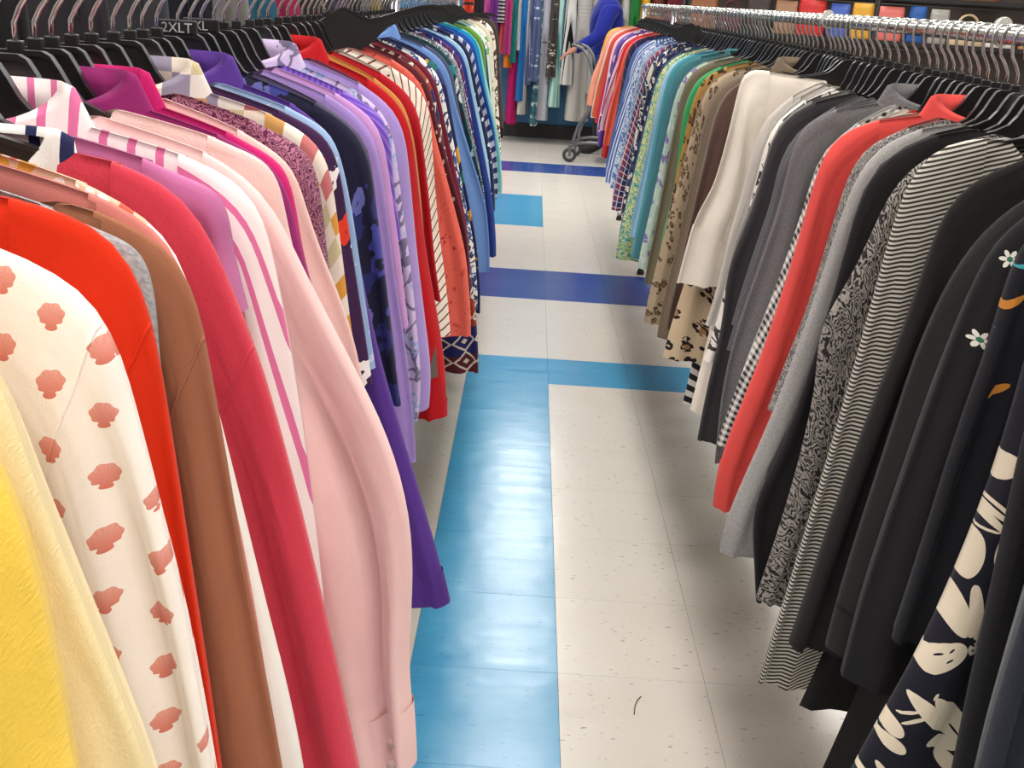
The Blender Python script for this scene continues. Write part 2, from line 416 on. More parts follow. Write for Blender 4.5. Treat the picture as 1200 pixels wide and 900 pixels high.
def body_mesh(mat, nk, nw, tip, hem, wh, d, A, ph, nfold, nu=40, nv=26, dipf=0.055, dipb=0.012, s=1, flare=0.0, arm=0.0):
    """closed-sided garment body: front and back sheet, open at neck and hem. local a axis -> x, z=0 at hem"""
    ta, tz = tip
    u = np.linspace(-1, 1, nu); v = np.r_[0, 0.010, np.linspace(0.035, 1, nv - 2)]; cap = ta - 0.05
    Vs = []; UVs = []
    def sheet(sign):
        out = np.zeros((nv, nu, 3)); uv = np.zeros((nv, nu, 2))
        for i, vv in enumerate(v):
            e = vv ** 1.2
            wv = cap * (1 - e) + wh * e + arm * math.sin(math.pi * min(1, vv / 0.35)) * 0.5
            x = u * wv
            ax = np.abs(u) * cap
            sl = np.clip((ax - nw) / max(1e-3, ta - nw), 0, 1)
            zt = nk - (nk - tz) * (0.75 * sl + 0.25 * sl ** 3)
            dip = np.where(ax < nw, (1 - (ax / nw) ** 2), 0) * (dipf if sign < 0 else dipb)
            zt = zt - dip
            z = zt * (1 - vv) + (hem + 0.02 * math.sin(ph) * u * vv) * vv
            grow = min(1, vv / 0.22) ** 0.7
            base = 0.002 if i == 0 else 0.0066
            dd = (base + max(0, d - 0.0066) * grow) * np.maximum(np.sqrt(np.clip(1 - u ** 6, 0, 1)), 0.75 * max(0.0, min(1.0, (0.42 - vv) / 0.14)))
            f = A * max(0.0, (vv - 0.10) / 0.9) ** 0.7 * (np.sin(2 * math.pi * (nfold * u * (1 - 0.15 * vv)) + ph) + 0.5 * np.sin(2 * math.pi * nfold * 2.3 * u + ph * 1.7 + 2 * vv))
            y = sign * dd * (1 + flare * vv) + f
            out[i, :, 0] = x; out[i, :, 1] = y; out[i, :, 2] = z - hem
            uv[i, :, 0] = x; uv[i, :, 1] = z - tz
        return out.reshape(-1, 3), uv.reshape(-1, 2)
    f, fu = sheet(-1); b, bu = sheet(1)
    V = np.vstack([f, b]); uvs = np.vstack([fu, bu])
    n = nu * nv
    Fs = grid_faces(nv, nu, False) + [tuple(k + n for k in q[::-1]) for q in grid_faces(nv, nu, False)]
    for i in range(nv - 1):   # sides
        for j in (0, nu - 1):
            a, b_ = i * nu + j, (i + 1) * nu + j
            Fs.append((a, b_, b_ + n, a + n))
    for j in range(nu - 1):   # shoulders closed, neck left open
        if abs((u[j] + u[j + 1]) / 2) * cap > nw: Fs.append((j, j + 1, j + 1 + n, j + n))
    V = V.copy(); V[:, 0] *= s
    return mesh('body', V, Fs, mat, uvs)

def sleeve_mesh(mat, outer, inner, b, A, ph, hem, s, nt=30, ns=24, t0=0.0, t1=1.0, grow=0.0, yoff=0.0, name='sleeve', btop=None, vbase=0.0, squeeze=None):
    """tube between an outer and an inner silhouette curve; rows run from armhole to cuff"""
    O, L = smooth_path(outer, 60); I, _ = smooth_path(inner, 60)
    tt = np.linspace(t0, t1, nt)
    Ox = np.interp(tt, np.linspace(0, 1, 60), O[:, 0]); Oz = np.interp(tt, np.linspace(0, 1, 60), O[:, 1])
    Ix = np.interp(tt, np.linspace(0, 1, 60), I[:, 0]); Iz = np.interp(tt, np.linspace(0, 1, 60), I[:, 1])
    ph_ = np.linspace(0, 2 * math.pi, ns, endpoint=False)
    V = np.zeros((nt, ns, 3)); uv = np.zeros((nt, ns, 2))
    for i, t in enumerate(tt):
        cx, cz = (Ox[i] + Ix[i]) / 2, (Oz[i] + Iz[i]) / 2; hx, hz = (Ox[i] - Ix[i]) / 2, (Oz[i] - Iz[i]) / 2
        hw = math.hypot(hx, hz); k = 1 + grow / max(hw, 1e-3)
        c = np.cos(ph_); sn = np.sin(ph_)
        bb = b * (0.34 + 0.66 * min(1, t / 0.22) ** 0.8) + grow
        if squeeze: bb *= 1 - 0.35 * math.exp(-((t - squeeze) / 0.05) ** 2)
        cs = np.sign(c) * np.abs(c) ** 0.85
        y = -bb * np.sign(sn) * np.abs(sn) ** 0.8 + A * min(1, t * 2.5) * (np.sin(2.3 * math.pi * c + ph + 1.3 * t) + 0.55 * np.sin(4.9 * math.pi * c + 2.1 * ph - 2.5 * t)) + yoff
        lump = 0.10 * A * np.sin(9 * t + ph)
        V[i, :, 0] = cx + hx * cs * k + lump; V[i, :, 1] = y; V[i, :, 2] = cz + hz * cs * k - hem
        uv[i, :, 0] = c * hw + 0.3 * (sn < 0); uv[i, :, 1] = vbase - (t) * L
    V = V.reshape(-1, 3).copy(); V[:, 0] *= s
    return mesh(name, V, grid_faces(nt, ns, True), mat, uv.reshape(-1, 2))

def collar_mesh(mat, nk, nw, hem, s, ysq, hgt=0.042, drop=0.055):
    """pointed shirt collar folded over a stand around the neck"""
    th = np.radians(np.linspace(-82, 262, 44))
    rows = [(0.92, -0.004, 0), (0.90, 0.6, 0), (0.94, 1.0, 0), (1.06, 0.9, 0), (1.22, 0.2, 0.5), (1.36, -0.35, 1.0)]
    V = np.zeros((len(rows), len(th), 3))
    for i, (r, h, dn) in enumerate(rows):
        for j, t in enumerate(th):
            fr = max(0, -math.sin(t)) ** 3
            V[i, j] = (nw * r * math.cos(t) * (1 + 0.18 * dn * fr), ysq * r * math.sin(t) * (1.0 + 0.3 * dn), nk - 0.012 + hgt * h - dn * drop * fr - hem - 0.035 * max(0, -math.sin(t)))
    V = V.reshape(-1, 3); uv = np.stack([V[:, 0], V[:, 2]], 1); V[:, 0] *= s
    return mesh('collar', V, grid_faces(len(rows), len(th), False), mat, uv)

def neckband_mesh(mat, nk, nw, hem, s, ysq, hgt=0.022):
    th = np.linspace(0, 2 * math.pi, 40, endpoint=False)
    rows = [(1.05, -0.5), (1.03, 0.25), (0.94, 0.5), (0.86, 0.2)]
    V = np.zeros((len(rows), len(th), 3)); uv = np.zeros((len(rows), len(th), 2))
    for i, (r, h) in enumerate(rows):
        for j, t in enumerate(th):
            fr = max(0, -math.sin(t))
            V[i, j] = (nw * r * math.cos(t), ysq * r * math.sin(t), nk + hgt * h - 0.05 * fr ** 1.3 - hem)
            uv[i, j] = (V[i, j, 0], i * hgt / 3)
    V = V.reshape(-1, 3).copy(); V[:, 0] *= s
    return mesh('neckband', V, grid_faces(len(rows), len(th), True), mat, uv.reshape(-1, 2))

RACKS = {
    'L': dict(x=-0.45, s=1, z=lambda D: 1.30 + 0.012 * (D - 1), name='left', xs=0.35),
    'R': dict(x=0.68, s=-1, z=lambda D: 1.295 + 0.012 * (D - 1.6), name='right', xs=0.30),
    'N': dict(x=-1.42, s=1, z=lambda D: 1.56, name='neighbouring', xs=0.30),
}
NECK = 0.07      # bar centre to the top of the hanger body

# hanger, hook and clip meshes (shared)
M_HANG = plain('black_hanger_plastic', (34, 31, 31), 0.34, spec=0.5, bump=300, bstr=0.03)
M_CHROME = plain('chrome', (216, 216, 214), 0.2, metal=1.0)
M_WHITEINK = plain('white_ink', (200, 200, 196), 0.6)
_hc = [(0, 0, -.088), (.028, 0, -.088), (.036, -.004, -.088), (.044, -.016, -.088), (.053, -.032, -.087), (.066, -.047, -.084), (.088, -.057, -.080), (.13, -.068, -.084), (.17, -.080, -.094), (.198, -.094, -.108), (.214, -.110, -.119)]
_hc = [(-a, t, b) for (a, t, b) in _hc[:0:-1]] + _hc
def hanger_me():
    m = MB()
    def strip(cols, th):
        V = []
        for (a, t, b) in cols: V += [(a, -th, t), (a, -th, b), (a, th, b), (a, th, t)]
        Fs = []
        for i in range(len(cols) - 1):
            for k in range(4): Fs.append((i * 4 + k, i * 4 + (k + 1) % 4, (i + 1) * 4 + (k + 1) % 4, (i + 1) * 4 + k))
        Fs += [(3, 2, 1, 0), tuple(range(4 * len(cols) - 4, 4 * len(cols)))]
        m.add(V, Fs)
    strip(_hc, 0.0022)
    strip([(a, t + 0.001, t - 0.0045) for (a, t, b) in _hc], 0.0042)
    strip([(a, b + 0.0035, b - 0.001) for (a, t, b) in _hc], 0.0034)
    m.box((-0.008, -0.004, -0.002), (0.008, 0.004, 0.010), 0.0015)
    return m.me('hanger_body', M_HANG)
def hook_me():
    pts = [(0, 0, 0.004), (0, 0, 0.020)]
    pts += [(0.006, 0, 0.032), (0.014, 0, 0.043), (0.0165, 0, 0.055)]
    c = NECK - 0.0017
    for k in range(1, 13):
        a = math.radians(-30 + k * 19.0)
        pts.append((0.0165 * math.cos(a), 0, c + 0.0165 * math.sin(a)))
    return MB().tube(pts, 0.0025, 6).me('hook', M_CHROME, True)
HANG_ME, HOOK_ME = hanger_me(), hook_me()
def hanger(x, D, zbar, label, group, tip=None, rz=0.0, size=None, flip=1, tilt=0.0):
    e = empty('clothes_hanger', (x, D, zbar), rz)
    e.rotation_euler = (0, tilt, rz)
    tag(e, label, 'hanger', group)
    sx = sz = 1.0
    if tip: sx = max(0.7, (tip[0] - 0.040) / 0.214); sz = max(0.6, min(1.6, (zbar - NECK - tip[1] + 0.014) / 0.114))
    b = obj('hanger_body', HANG_ME, e, (0, 0, -NECK - 0.003), (0, 0, 0), (sx, 1, sz))
    obj('hook', HOOK_ME, e, (0, 0, -NECK), (0, 0, random.uniform(-0.25, 0.25)), (flip, 1, 1))
    if size:
        MB().box((-0.024, -0.005, -NECK - 0.004), (0.024, 0.005, -NECK + 0.014), 0.002).build('size_tab', M_HANG, e)
        cu = bpy.data.curves.new('size_mark', 'FONT'); cu.body = size; cu.size = 0.017; cu.extrude = 0.0003; cu.align_x = 'CENTER'; cu.materials.append(M_WHITEINK)
        t0 = bpy.data.objects.new('size_source', cu); col.objects.link(t0)
        tme = bpy.data.meshes.new_from_object(t0.evaluated_get(bpy.context.evaluated_depsgraph_get())); bpy.data.objects.remove(t0)
        t = obj('size_mark', tme, e)
        t.location = (0.0, -0.0056, -NECK - 0.001); t.rotation_euler = (math.pi / 2, 0, 0)
    return e

BTN = MB().lathe([(0.0, 0.0014), (0.0035, 0.0014), (0.0042, 0.0022), (0.0052, 0.002), (0.0056, 0.0), (0.0, 0.0)], 14, 'y').me('button', plain('pale_button', (224, 190, 186), 0.3), True)
BTN2 = MB().lathe([(0.0, 0.0014), (0.0035, 0.0014), (0.0042, 0.0022), (0.0052, 0.002), (0.0056, 0.0), (0.0, 0.0)], 14, 'y').me('button', plain('ivory_button', (206, 180, 150), 0.3), True)

PATHS = {}
def garment(rk, D, kind, pat, cols, desc, gap=0.06, edge=None, sl='long', tz=-0.165, ta=0.215, zc=0.52, wo=None, hem=None, wh=0.205,
            p=0.02, collar=None, nw=0.085, fuzz=False, cw=0.115, cuff=None, A=None, seed=None, extra=None, filler=False, band=None,
            buttons=0, nfold=None, cin=None, arm_dz=-0.19, th=None, sz=None, ccols=None, yaw=0.0, dip=0.055, path=None, seam=None):
    R = RACKS[rk]; s = R['s']; bx = R['x']; zb = R['z'](D); nkz = zb - NECK - 0.047
    if wo is None: wo = R['xs'] + random.uniform(-0.012, 0.012)
    seed = seed if seed is not None else random.uniform(0, 50)
    ph = random.uniform(0, 6.28)
    mat = fabric(kind + '_fabric', pat, cols, p, seed, fuzz, extra)
    if path: E = path
    elif edge:
        E = [unproj(px, py, D) for px, py in edge]
        E = [(s * (X - bx), z) for X, z in E]
    else:
        E = [(ta, zb + tz), (ta + 0.020, zb + tz - 0.035), (ta + 0.034, zb + tz - 0.10), (wo - 0.02, zc + 0.18), (wo, zc + 0.02), (wo - 0.002, zc)]
    tip = (E[0][0], E[0][1])
    nw = min(nw, tip[0] - 0.062); nkz0 = nkz
    nkz = nkz - max(0.0, nw - 0.085) / max(0.02, tip[0] - 0.085) * (nkz - tip[1])
    if hem is None: hem = min(E[-1][1] + random.uniform(-0.02, 0.05), 0.70) if sl == 'long' else zc
    d = th if th else min(0.018, max(0.007, gap * (0.26 if filler else 0.36))); b = min(0.026, max(0.010 if filler else 0.016, gap * 0.46))
    if A is None: A = min(0.010, max(0.002 if filler else 0.0055, gap * 0.14))
    root = empty(kind, (bx, D, hem), yaw)
    nf = nfold or random.uniform(1.6, 2.6)
    body = obj('body', body_mesh(mat, nkz, nw, (tip[0], tip[1]), hem, wh, d, A, ph, nf, nu=24 if filler else 40, nv=16 if filler else 26, s=s, dipf=dip), root)
    if sl != 'none':
        for side in (1, -1):
            if filler and side < 0: continue
            if side > 0: EE = E
            else:
                EE = [(0.215, tip[1]), (0.235, tip[1] - 0.035), (0.25, tip[1] - 0.10), (0.285, zc + 0.18), (0.30, zc)]
            if sl == 'short':
                EE = EE[:3] + [(EE[2][0] + 0.012, EE[0][1] - 0.20)] if not (edge or path) else EE
            ca = EE[0][0] - 0.055; nn = min(nw, EE[0][0] - 0.062); sq = (ca - nn) / max(1e-3, EE[0][0] - nn)
            o0 = (ca, nkz - (nkz - EE[0][1]) * (0.75 * sq + 0.25 * sq ** 3) + 0.001)
            outer = [o0] + list(EE)
            last = EE[-1]
            ci = cin if (cin and side > 0) else (last[0] - cw, last[1] - 0.004)
            arm = (EE[0][0] - 0.06, EE[0][1] + arm_dz)
            if sl == 'short': arm = (EE[0][0] - 0.055, EE[0][1] - 0.15); ci = (last[0] - 0.085, last[1] - 0.012)
            mid = ((arm[0] * 0.5 + ci[0] * 0.5) - 0.004, (arm[1] * 0.5 + ci[1] * 0.5))
            inner = [arm, mid, ci]
            ss = s * side
            me = sleeve_mesh(mat, outer, inner, b, A, ph + side, hem, ss, nt=18 if filler or side < 0 else 34, ns=16 if filler or side < 0 else 28, yoff=-0.25 * d)
            so = obj('sleeve', me, root)
            if seam and side > 0:
                rw = np.array([v_.co[:] for v_ in me.vertices]).reshape(-1, 28, 3); ri = seam * (len(rw) - 1); r0 = int(ri); fr_ = ri - r0
                row = rw[r0] * (1 - fr_) + rw[r0 + 1] * fr_
                sm_ = MB().tube([row[k_ % 28] for k_ in range(0, 15)], 0.0011, 6); uvs_ = [(v_[0], v_[2]) for v_ in sm_.V]
                obj('seam', mesh('seam', sm_.V, sm_.F, mat, uvs_), so)
            if cuff and side > 0:
                cm = sleeve_mesh(mat, outer, inner, b * 0.9, A * 0.6, ph + side, hem, ss, nt=6, ns=28, t0=1 - cuff, t1=1.0, grow=0.0022, yoff=-0.25 * d, name='cuff')
                obj('cuff', cm, so)
                for kb in range(buttons):
                    bxx, bzz = s * (last[0] - 0.020), last[1] - hem + 0.016 + 0.026 * kb
                    yb = min((v_.co.y for v_ in cm.vertices if abs(v_.co.x - bxx) < 0.012 and abs(v_.co.z - bzz) < 0.03), default=-b)
                    obj('button', BTN, so, (bxx, yb - 0.0014, bzz))
    if collar == 'shirt':
        obj('collar', collar_mesh(mat, nkz, nw, hem, s, max(0.014, min(0.03, gap * 0.5))), root)
    elif collar == 'crew':
        cm = fabric('rib_band', band[0], band[1], band[2]) if band else mat
        obj('neckband', neckband_mesh(cm, nkz + 0.004, nw, hem, s, max(0.012, d)), root)
    if filler: lab = None
    PATHS[desc] = (E, hem)
    rn = R['name']
    label = desc if filler else f'{desc} on the {rn} rack'
    tag(root, label, kind.replace('_', ' ').split()[-1], f'clothes on the {rn} rack')
    hanger(bx, D, zb, f'black plastic hanger holding the {desc}' if not filler else f'black hanger holding the {desc}', f'hangers on the {rn} rack', tip=(tip[0], tip[1]), rz=yaw + random.uniform(-0.006, 0.006), size=sz, flip=s)
    return root
# ------------------------------------------------------------------ what hangs on the two racks, from the camera into the shop
def fl_ell(D, segs, rk):
    """petals measured on the photo's print: (x0,y0,x1,y1,half width) in frame pixels -> ellipses in the garment's own plane"""
    R = RACKS[rk]; out = []
    for (x0, y0, x1, y1, hw) in segs:
        a = unproj(x0, y0, D); b = unproj(x1, y1, D); c = unproj((x0 + x1) / 2 + 1, (y0 + y1) / 2, D); c2 = unproj((x0 + x1) / 2, (y0 + y1) / 2, D)
        k = math.hypot(c[0] - c2[0], c[1] - c2[1])
        out.append(((a[0] + b[0]) / 2 - R['x'], (a[1] + b[1]) / 2, math.hypot(b[0] - a[0], b[1] - a[1]) / 2, hw * k, math.atan2(b[1] - a[1], b[0] - a[0])))
    return out
def shift(L, dz): return [(a, b - dz, c, d, e) for (a, b, c, d, e) in L]
def cr(q): return tuple(860 + v * 0.3778 if i % 2 == 0 else 560 + v * 0.3778 for i, v in enumerate(q[:4])) + (q[4] * 0.3778,)
FLOW = [cr(q) for q in [(735, 50, 830, 90, 22), (740, 75, 800, 125, 14), (745, 150, 695, 290, 26), (825, 120, 780, 235, 22), (700, 155, 822, 122, 4),
        (612, 330, 686, 448, 26), (650, 288, 700, 445, 22), (722, 292, 714, 450, 20), (785, 332, 722, 480, 24), (690, 480, 735, 480, 26),
        (566, 566, 684, 470, 36), (528, 638, 690, 765, 30), (600, 632, 690, 740, 30), (492, 702, 560, 676, 5), (500, 725, 578, 688, 6), (605, 618, 590, 640, 4), (716, 640, 690, 750, 7),
        (566, 770, 690, 770, 26), (600, 790, 660, 855, 26), (440, 712, 500, 760, 26), (440, 770, 505, 800, 22), (425, 842, 470, 900, 12), (450, 870, 570, 885, 20), (365, 865, 430, 915, 12), (740, 930, 800, 1000, 30), (600, 960, 500, 1040, 30), (690, 20, 760, -60, 26), (780, 0, 850, -90, 26), (640, 1000, 720, 1080, 30)]]
DARK = [cr(q) for q in [(775, 60, 812, 82, 4), (690, 455, 712, 470, 4), (700, 480, 712, 490, 4), (720, 462, 732, 472, 4), (600, 520, 625, 505, 3), (630, 530, 650, 515, 3), (640, 500, 655, 485, 3), (640, 715, 665, 745, 4), (470, 868, 520, 872, 3), (690, 500, 712, 512, 4)]]

HERO_L = [
 dict(D=.40, kind='sweater', pat='solid', cols=[(255, 214, 84)], desc='bright yellow top nearest the camera', edge=[(-60, 470), (-25, 500), (0, 555), (30, 640), (65, 800), (100, 1010), (118, 1180)], fuzz=True, A=.006),
 dict(D=.46, kind='sweater', pat='solid', cols=[(244, 222, 168)], desc='cream knit top beside the yellow one', edge=[(-50, 360), (-15, 400), (8, 445), (40, 545), (110, 720), (180, 900), (240, 1130)], fuzz=True, A=.005),
 dict(D=.54, kind='blouse', pat='shell', cols=[(252, 240, 230), (240, 178, 162), (214, 120, 104)], desc='white blouse printed with coral seashells', edge=[(96, 322), (118, 352), (138, 392), (160, 470), (190, 575), (220, 700), (250, 860), (290, 1080)], nw=.075, A=.008, dip=.02, seam=.17),
 dict(D=.60, kind='sweater', pat='solid', cols=[(224, 48, 12)], desc='vivid orange red sweater', edge=[(128, 258), (152, 288), (172, 345), (190, 430), (212, 570), (236, 740), (262, 930), (280, 1050)], nw=.115, dip=.02, A=.007, seam=.22),
 dict(D=.635, kind='shirt', pat='heather', cols=[(180, 176, 176), (140, 138, 140)], desc='light grey tee behind the orange sweater', edge=[(160, 284), (174, 306), (184, 350), (196, 460)], sl='short'),
 dict(D=.67, kind='tunic', pat='solid', cols=[(164, 104, 76)], desc='brown wide neck tunic', edge=[(214, 288), (224, 325), (240, 400), (262, 520), (288, 680), (315, 830), (345, 1000)], nw=.16, dip=.05, A=.007, seam=.22),
 dict(D=.69, kind='shirt', pat='solid', cols=[(214, 128, 118)], desc='dusty rose shirt behind the brown tunic', edge=[(206, 270), (218, 320), (240, 420), (292, 660), (322, 830), (340, 960)]),
 dict(D=.715, kind='blouse', pat='yoke', cols=[(244, 238, 230), (214, 152, 60), (200, 92, 70), (232, 214, 190), (226, 188, 160)], p=.013, desc='white blouse with floral yoke', edge=[(190, 256), (210, 284), (224, 330), (240, 420), (282, 580), (312, 700), (340, 810), (357, 900), (364, 960)], A=.004, cuff=.07),
 dict(D=.77, kind='sweater', pat='solid', cols=[(214, 64, 82)], desc='raspberry sweater with striped neckband', edge=[(226, 216), (243, 245), (262, 305), (300, 385), (336, 510), (370, 650), (402, 790), (425, 905), (440, 1000)], fuzz=True, collar='crew', band=('vstripe', [(244, 240, 236), (40, 44, 84)], .03), A=.009, nw=.125, dip=.03, seam=.27),
 dict(D=.82, kind='shirt', pat='solid', cols=[(196, 112, 160)], desc='mauve pink tee', edge=[(256, 220), (268, 246), (276, 290), (292, 360)], sl='short'),
 dict(D=.87, kind='shirt', pat='vstripe', cols=[(250, 232, 230), (226, 116, 162)], p=.022, desc='pink and white striped shirt', edge=[(292, 214), (308, 244), (320, 300), (338, 390), (356, 500), (372, 640), (384, 760)], collar='shirt', A=.005),
 dict(D=.92, kind='shirt', pat='solid', cols=[(252, 210, 206)], desc='pale pink shirt with buttoned cuff', edge=[(318, 214), (334, 262), (368, 330), (404, 400), (442, 470), (468, 535), (484, 600), (488, 660), (484, 730), (479, 785), (485, 820), (486, 888)], cuff=.11, buttons=2, cw=.085, A=.013, squeeze=1),
 dict(D=.97, kind='sweater', pat='solid', cols=[(244, 206, 200)], desc='blush ribbed sweater', edge=[(318, 188), (330, 214), (340, 268), (352, 320), (372, 420)], fuzz=True, zc=.7),
 dict(D=1.01, kind='shirt', pat='solid', cols=[(150, 40, 108)], desc='plum magenta collared shirt', edge=[(326, 192), (342, 232), (356, 300), (376, 360), (400, 440), (430, 560)], collar='shirt'),
 dict(D=1.045, kind='shirt', pat='solid', cols=[(206, 30, 110)], desc='hot pink slim shirt', edge=[(334, 190), (346, 230), (356, 290), (372, 350), (390, 440)], collar='shirt'),
 dict(D=1.09, kind='sweater', pat='solid', cols=[(242, 200, 192)], desc='fluffy pale pink pullover', edge=[(344, 190), (356, 232), (378, 296), (400, 350), (414, 395), (424, 440), (436, 520)], fuzz=True, A=.006),
 dict(D=1.14, kind='blouse', pat='paisley', cols=[(92, 30, 66), (170, 110, 130), (60, 20, 50)], p=.016, desc='burgundy paisley blouse', edge=[(356, 172), (370, 200), (378, 248), (388, 330), (396, 400)]),
 dict(D=1.20, kind='shirt', pat='blocks', cols=[(238, 226, 214), (196, 146, 84), (196, 112, 112), (206, 190, 150), (150, 140, 160), (216, 150, 60)], p=.028, desc='mustard and rose checked shirt', edge=[(372, 160), (388, 192), (396, 250), (408, 340), (420, 430), (432, 520)], collar='shirt'),
 dict(D=1.25, kind='blouse', pat='floral', cols=[(60, 30, 70), (226, 60, 34), (240, 230, 230), (170, 30, 110)], p=.04, desc='bold red and purple print blouse', edge=[(384, 158), (398, 196), (408, 260), (422, 360), (436, 450)]),
 dict(D=1.29, kind='shirt', pat='water', cols=[(196, 204, 224), (150, 176, 214), (210, 206, 224)], p=.05, desc='pale blue marbled shirt', edge=[(390, 152), (404, 196), (416, 260), (428, 340), (440, 430)]),
 dict(D=1.34, kind='shirt', pat='solid', cols=[(88, 52, 140)], desc='deep violet long shirt', edge=[(394, 150), (406, 200), (416, 270), (430, 350), (452, 440), (476, 520), (500, 600), (518, 665), (526, 702)], cuff=.07, cw=.10, A=.004, collar='shirt'),
 dict(D=1.42, kind='blouse', pat='floral', cols=[(34, 32, 56), (70, 72, 150), (48, 50, 110), (110, 112, 180)], p=.05, desc='navy sheer floral blouse', sz='2XLT', edge=[(418, 150), (434, 182), (442, 240), (452, 320), (462, 400), (472, 470)]),
 dict(D=1.52, kind='sweater', pat='solid', cols=[(166, 136, 204)], desc='lavender long sweater', sz='XL', edge=[(428, 138), (444, 172), (452, 230), (462, 310), (474, 400), (484, 478), (488, 540)], fuzz=True, tz=-.18),
 dict(D=1.58, kind='shirt', pat='solid', cols=[(200, 150, 204)], desc='orchid pink shirt', edge=[(438, 136), (452, 168), (460, 230), (470, 300), (480, 380)]),
 dict(D=1.63, kind='blouse', pat='pinstripe', cols=[(104, 70, 176), (140, 104, 200)], p=.008, desc='purple pleated blouse', edge=[(446, 132), (457, 160), (462, 210), (470, 280)]),
 dict(D=1.70, kind='blouse', pat='line_floral', cols=[(206, 186, 220), (120, 110, 140), (150, 170, 214)], p=.05, desc='lilac blouse with sketched flowers', edge=[(452, 128), (463, 158), (470, 220), (480, 300), (489, 380), (496, 440), (492, 487)], collar='shirt'),
 dict(D=1.78, kind='sweater', pat='solid', cols=[(168, 142, 206)], desc='lilac fleece pullover', edge=[(460, 122), (474, 152), (480, 210), (488, 290), (498, 380), (505, 440), (502, 478)], fuzz=True),
 dict(D=1.90, kind='shirt', pat='solid', cols=[(188, 16, 26)], desc='bright red collared shirt', edge=[(468, 116), (482, 150), (490, 220), (500, 300), (514, 380), (522, 440), (523, 486)], collar='shirt', cuff=.05),
 dict(D=1.98, kind='shirt', pat='solid', cols=[(196, 132, 62)], desc='rusty mustard tee', edge=[(474, 118), (486, 160), (494, 240), (504, 330)], zc=.66),
 dict(D=2.05, kind='sweater', pat='solid', cols=[(176, 18, 32)], desc='crimson pullover', edge=[(480, 108), (494, 140), (502, 220), (510, 300), (518, 350)]),
 dict(D=2.18, kind='shirt', pat='slant', cols=[(238, 226, 210), (124, 62, 54)], p=.021, desc='cream shirt with brown slanting stripes', edge=[(490, 98), (504, 126), (508, 190), (514, 270), (524, 350), (528, 392)]),
 dict(D=2.30, kind='blouse', pat='water', cols=[(196, 74, 66), (224, 100, 84), (160, 50, 60)], p=.03, desc='coral flecked blouse', zc=.60),
 dict(D=2.40, kind='blouse', pat='dots', cols=[(92, 32, 40), (214, 190, 180)], p=.022, desc='maroon blouse with small flowers', zc=.64),
 dict(D=2.47, kind='cardigan', pat='aztec', cols=[(92, 34, 42), (38, 40, 96), (160, 60, 40), (220, 205, 190)], p=.055, desc='maroon and navy aztec cardigan', zc=.46, wo=.37, hem=.43),
 dict(D=2.56, kind='sweater', pat='solid', cols=[(112, 30, 50)], desc='dark wine sweater', zc=.62),
 dict(D=2.66, kind='blouse', pat='line_floral', cols=[(228, 224, 220), (40, 50, 90), (60, 90, 150)], p=.045, desc='white blouse with navy scrolls', zc=.56),
 dict(D=2.78, kind='blouse', pat='floral', cols=[(36, 40, 84), (232, 160, 40), (40, 120, 110), (60, 70, 130)], p=.06, desc='navy blouse with orange blossoms', zc=.52, sl='long'),
 dict(D=2.92, kind='shirt', pat='solid', cols=[(110, 146, 204)], desc='chambray blue collared shirt', zc=.60, wo=.37, collar='shirt'),
 dict(D=3.02, kind='shirt', pat='heather', cols=[(84, 88, 116), (60, 62, 88)], desc='slate heathered shirt', zc=.60),
 dict(D=3.14, kind='blouse', pat='floral', cols=[(24, 60, 70), (30, 130, 136), (220, 226, 226), (36, 40, 46)], p=.04, desc='teal and black leaf blouse', zc=.60),
 dict(D=3.28, kind='blouse', pat='paisley', cols=[(206, 206, 210), (60, 64, 84)], p=.03, desc='grey and white paisley blouse', zc=.58),
 dict(D=3.42, kind='shirt', pat='plaid', cols=[(40, 44, 110), (96, 40, 84), (214, 208, 214), (150, 60, 80)], p=.05, desc='navy and plum plaid shirt', zc=.55),
 dict(D=3.58, kind='shirt', pat='solid', cols=[(40, 62, 140)], desc='royal blue shirt', zc=.50, wo=.37),
 dict(D=3.72, kind='shirt', pat='solid', cols=[(160, 196, 222)], desc='sky blue shirt', zc=.60),
 dict(D=3.88, kind='blouse', pat='dots', cols=[(30, 36, 70), (214, 218, 226)], p=.03, desc='navy blouse with white blossoms', zc=.60),
 dict(D=4.05, kind='shirt', pat='hstripe', cols=[(46, 60, 110), (190, 196, 210)], p=.04, desc='navy and grey striped pullover', zc=.62),
 dict(D=4.22, kind='shirt', pat='solid', cols=[(26, 80, 170)], desc='cobalt slim shirt', zc=.66, tz=-.155),
 dict(D=4.38, kind='shirt', pat='solid', cols=[(10, 146, 178)], desc='turquoise shirt', zc=.56, tz=-.15),
 dict(D=4.55, kind='shirt', pat='solid', cols=[(150, 214, 212)], desc='pale aqua shirt', zc=.56),
 dict(D=4.74, kind='sweater', pat='solid', cols=[(110, 160, 60)], desc='leaf green top', zc=.64, tz=-.15, wo=.30),
 dict(D=4.92, kind='shirt', pat='solid', cols=[(30, 84, 104)], desc='dark teal shirt', zc=.50, wo=.33),
 dict(D=5.12, kind='blouse', pat='floral', cols=[(230, 238, 234), (120, 170, 110), (230, 170, 90), (160, 210, 210)], p=.06, desc='white blouse with green botanicals', zc=.56, wo=.31),
 dict(D=5.38, kind='blouse', pat='floral', cols=[(220, 228, 204), (120, 170, 90), (200, 214, 160)], p=.05, desc='pale green sprigged blouse', zc=.54, wo=.31),
 dict(D=5.62, kind='blouse', pat='dots', cols=[(236, 224, 204), (130, 100, 84)], p=.03, desc='ivory blouse with tiny brown specks', zc=.56, wo=.30, tz=-.15),
 dict(D=5.90, kind='blouse', pat='line_floral', cols=[(240, 230, 210), (80, 60, 54)], p=.08, desc='cream blouse with ink flourishes', zc=.55, wo=.31, tz=-.14),
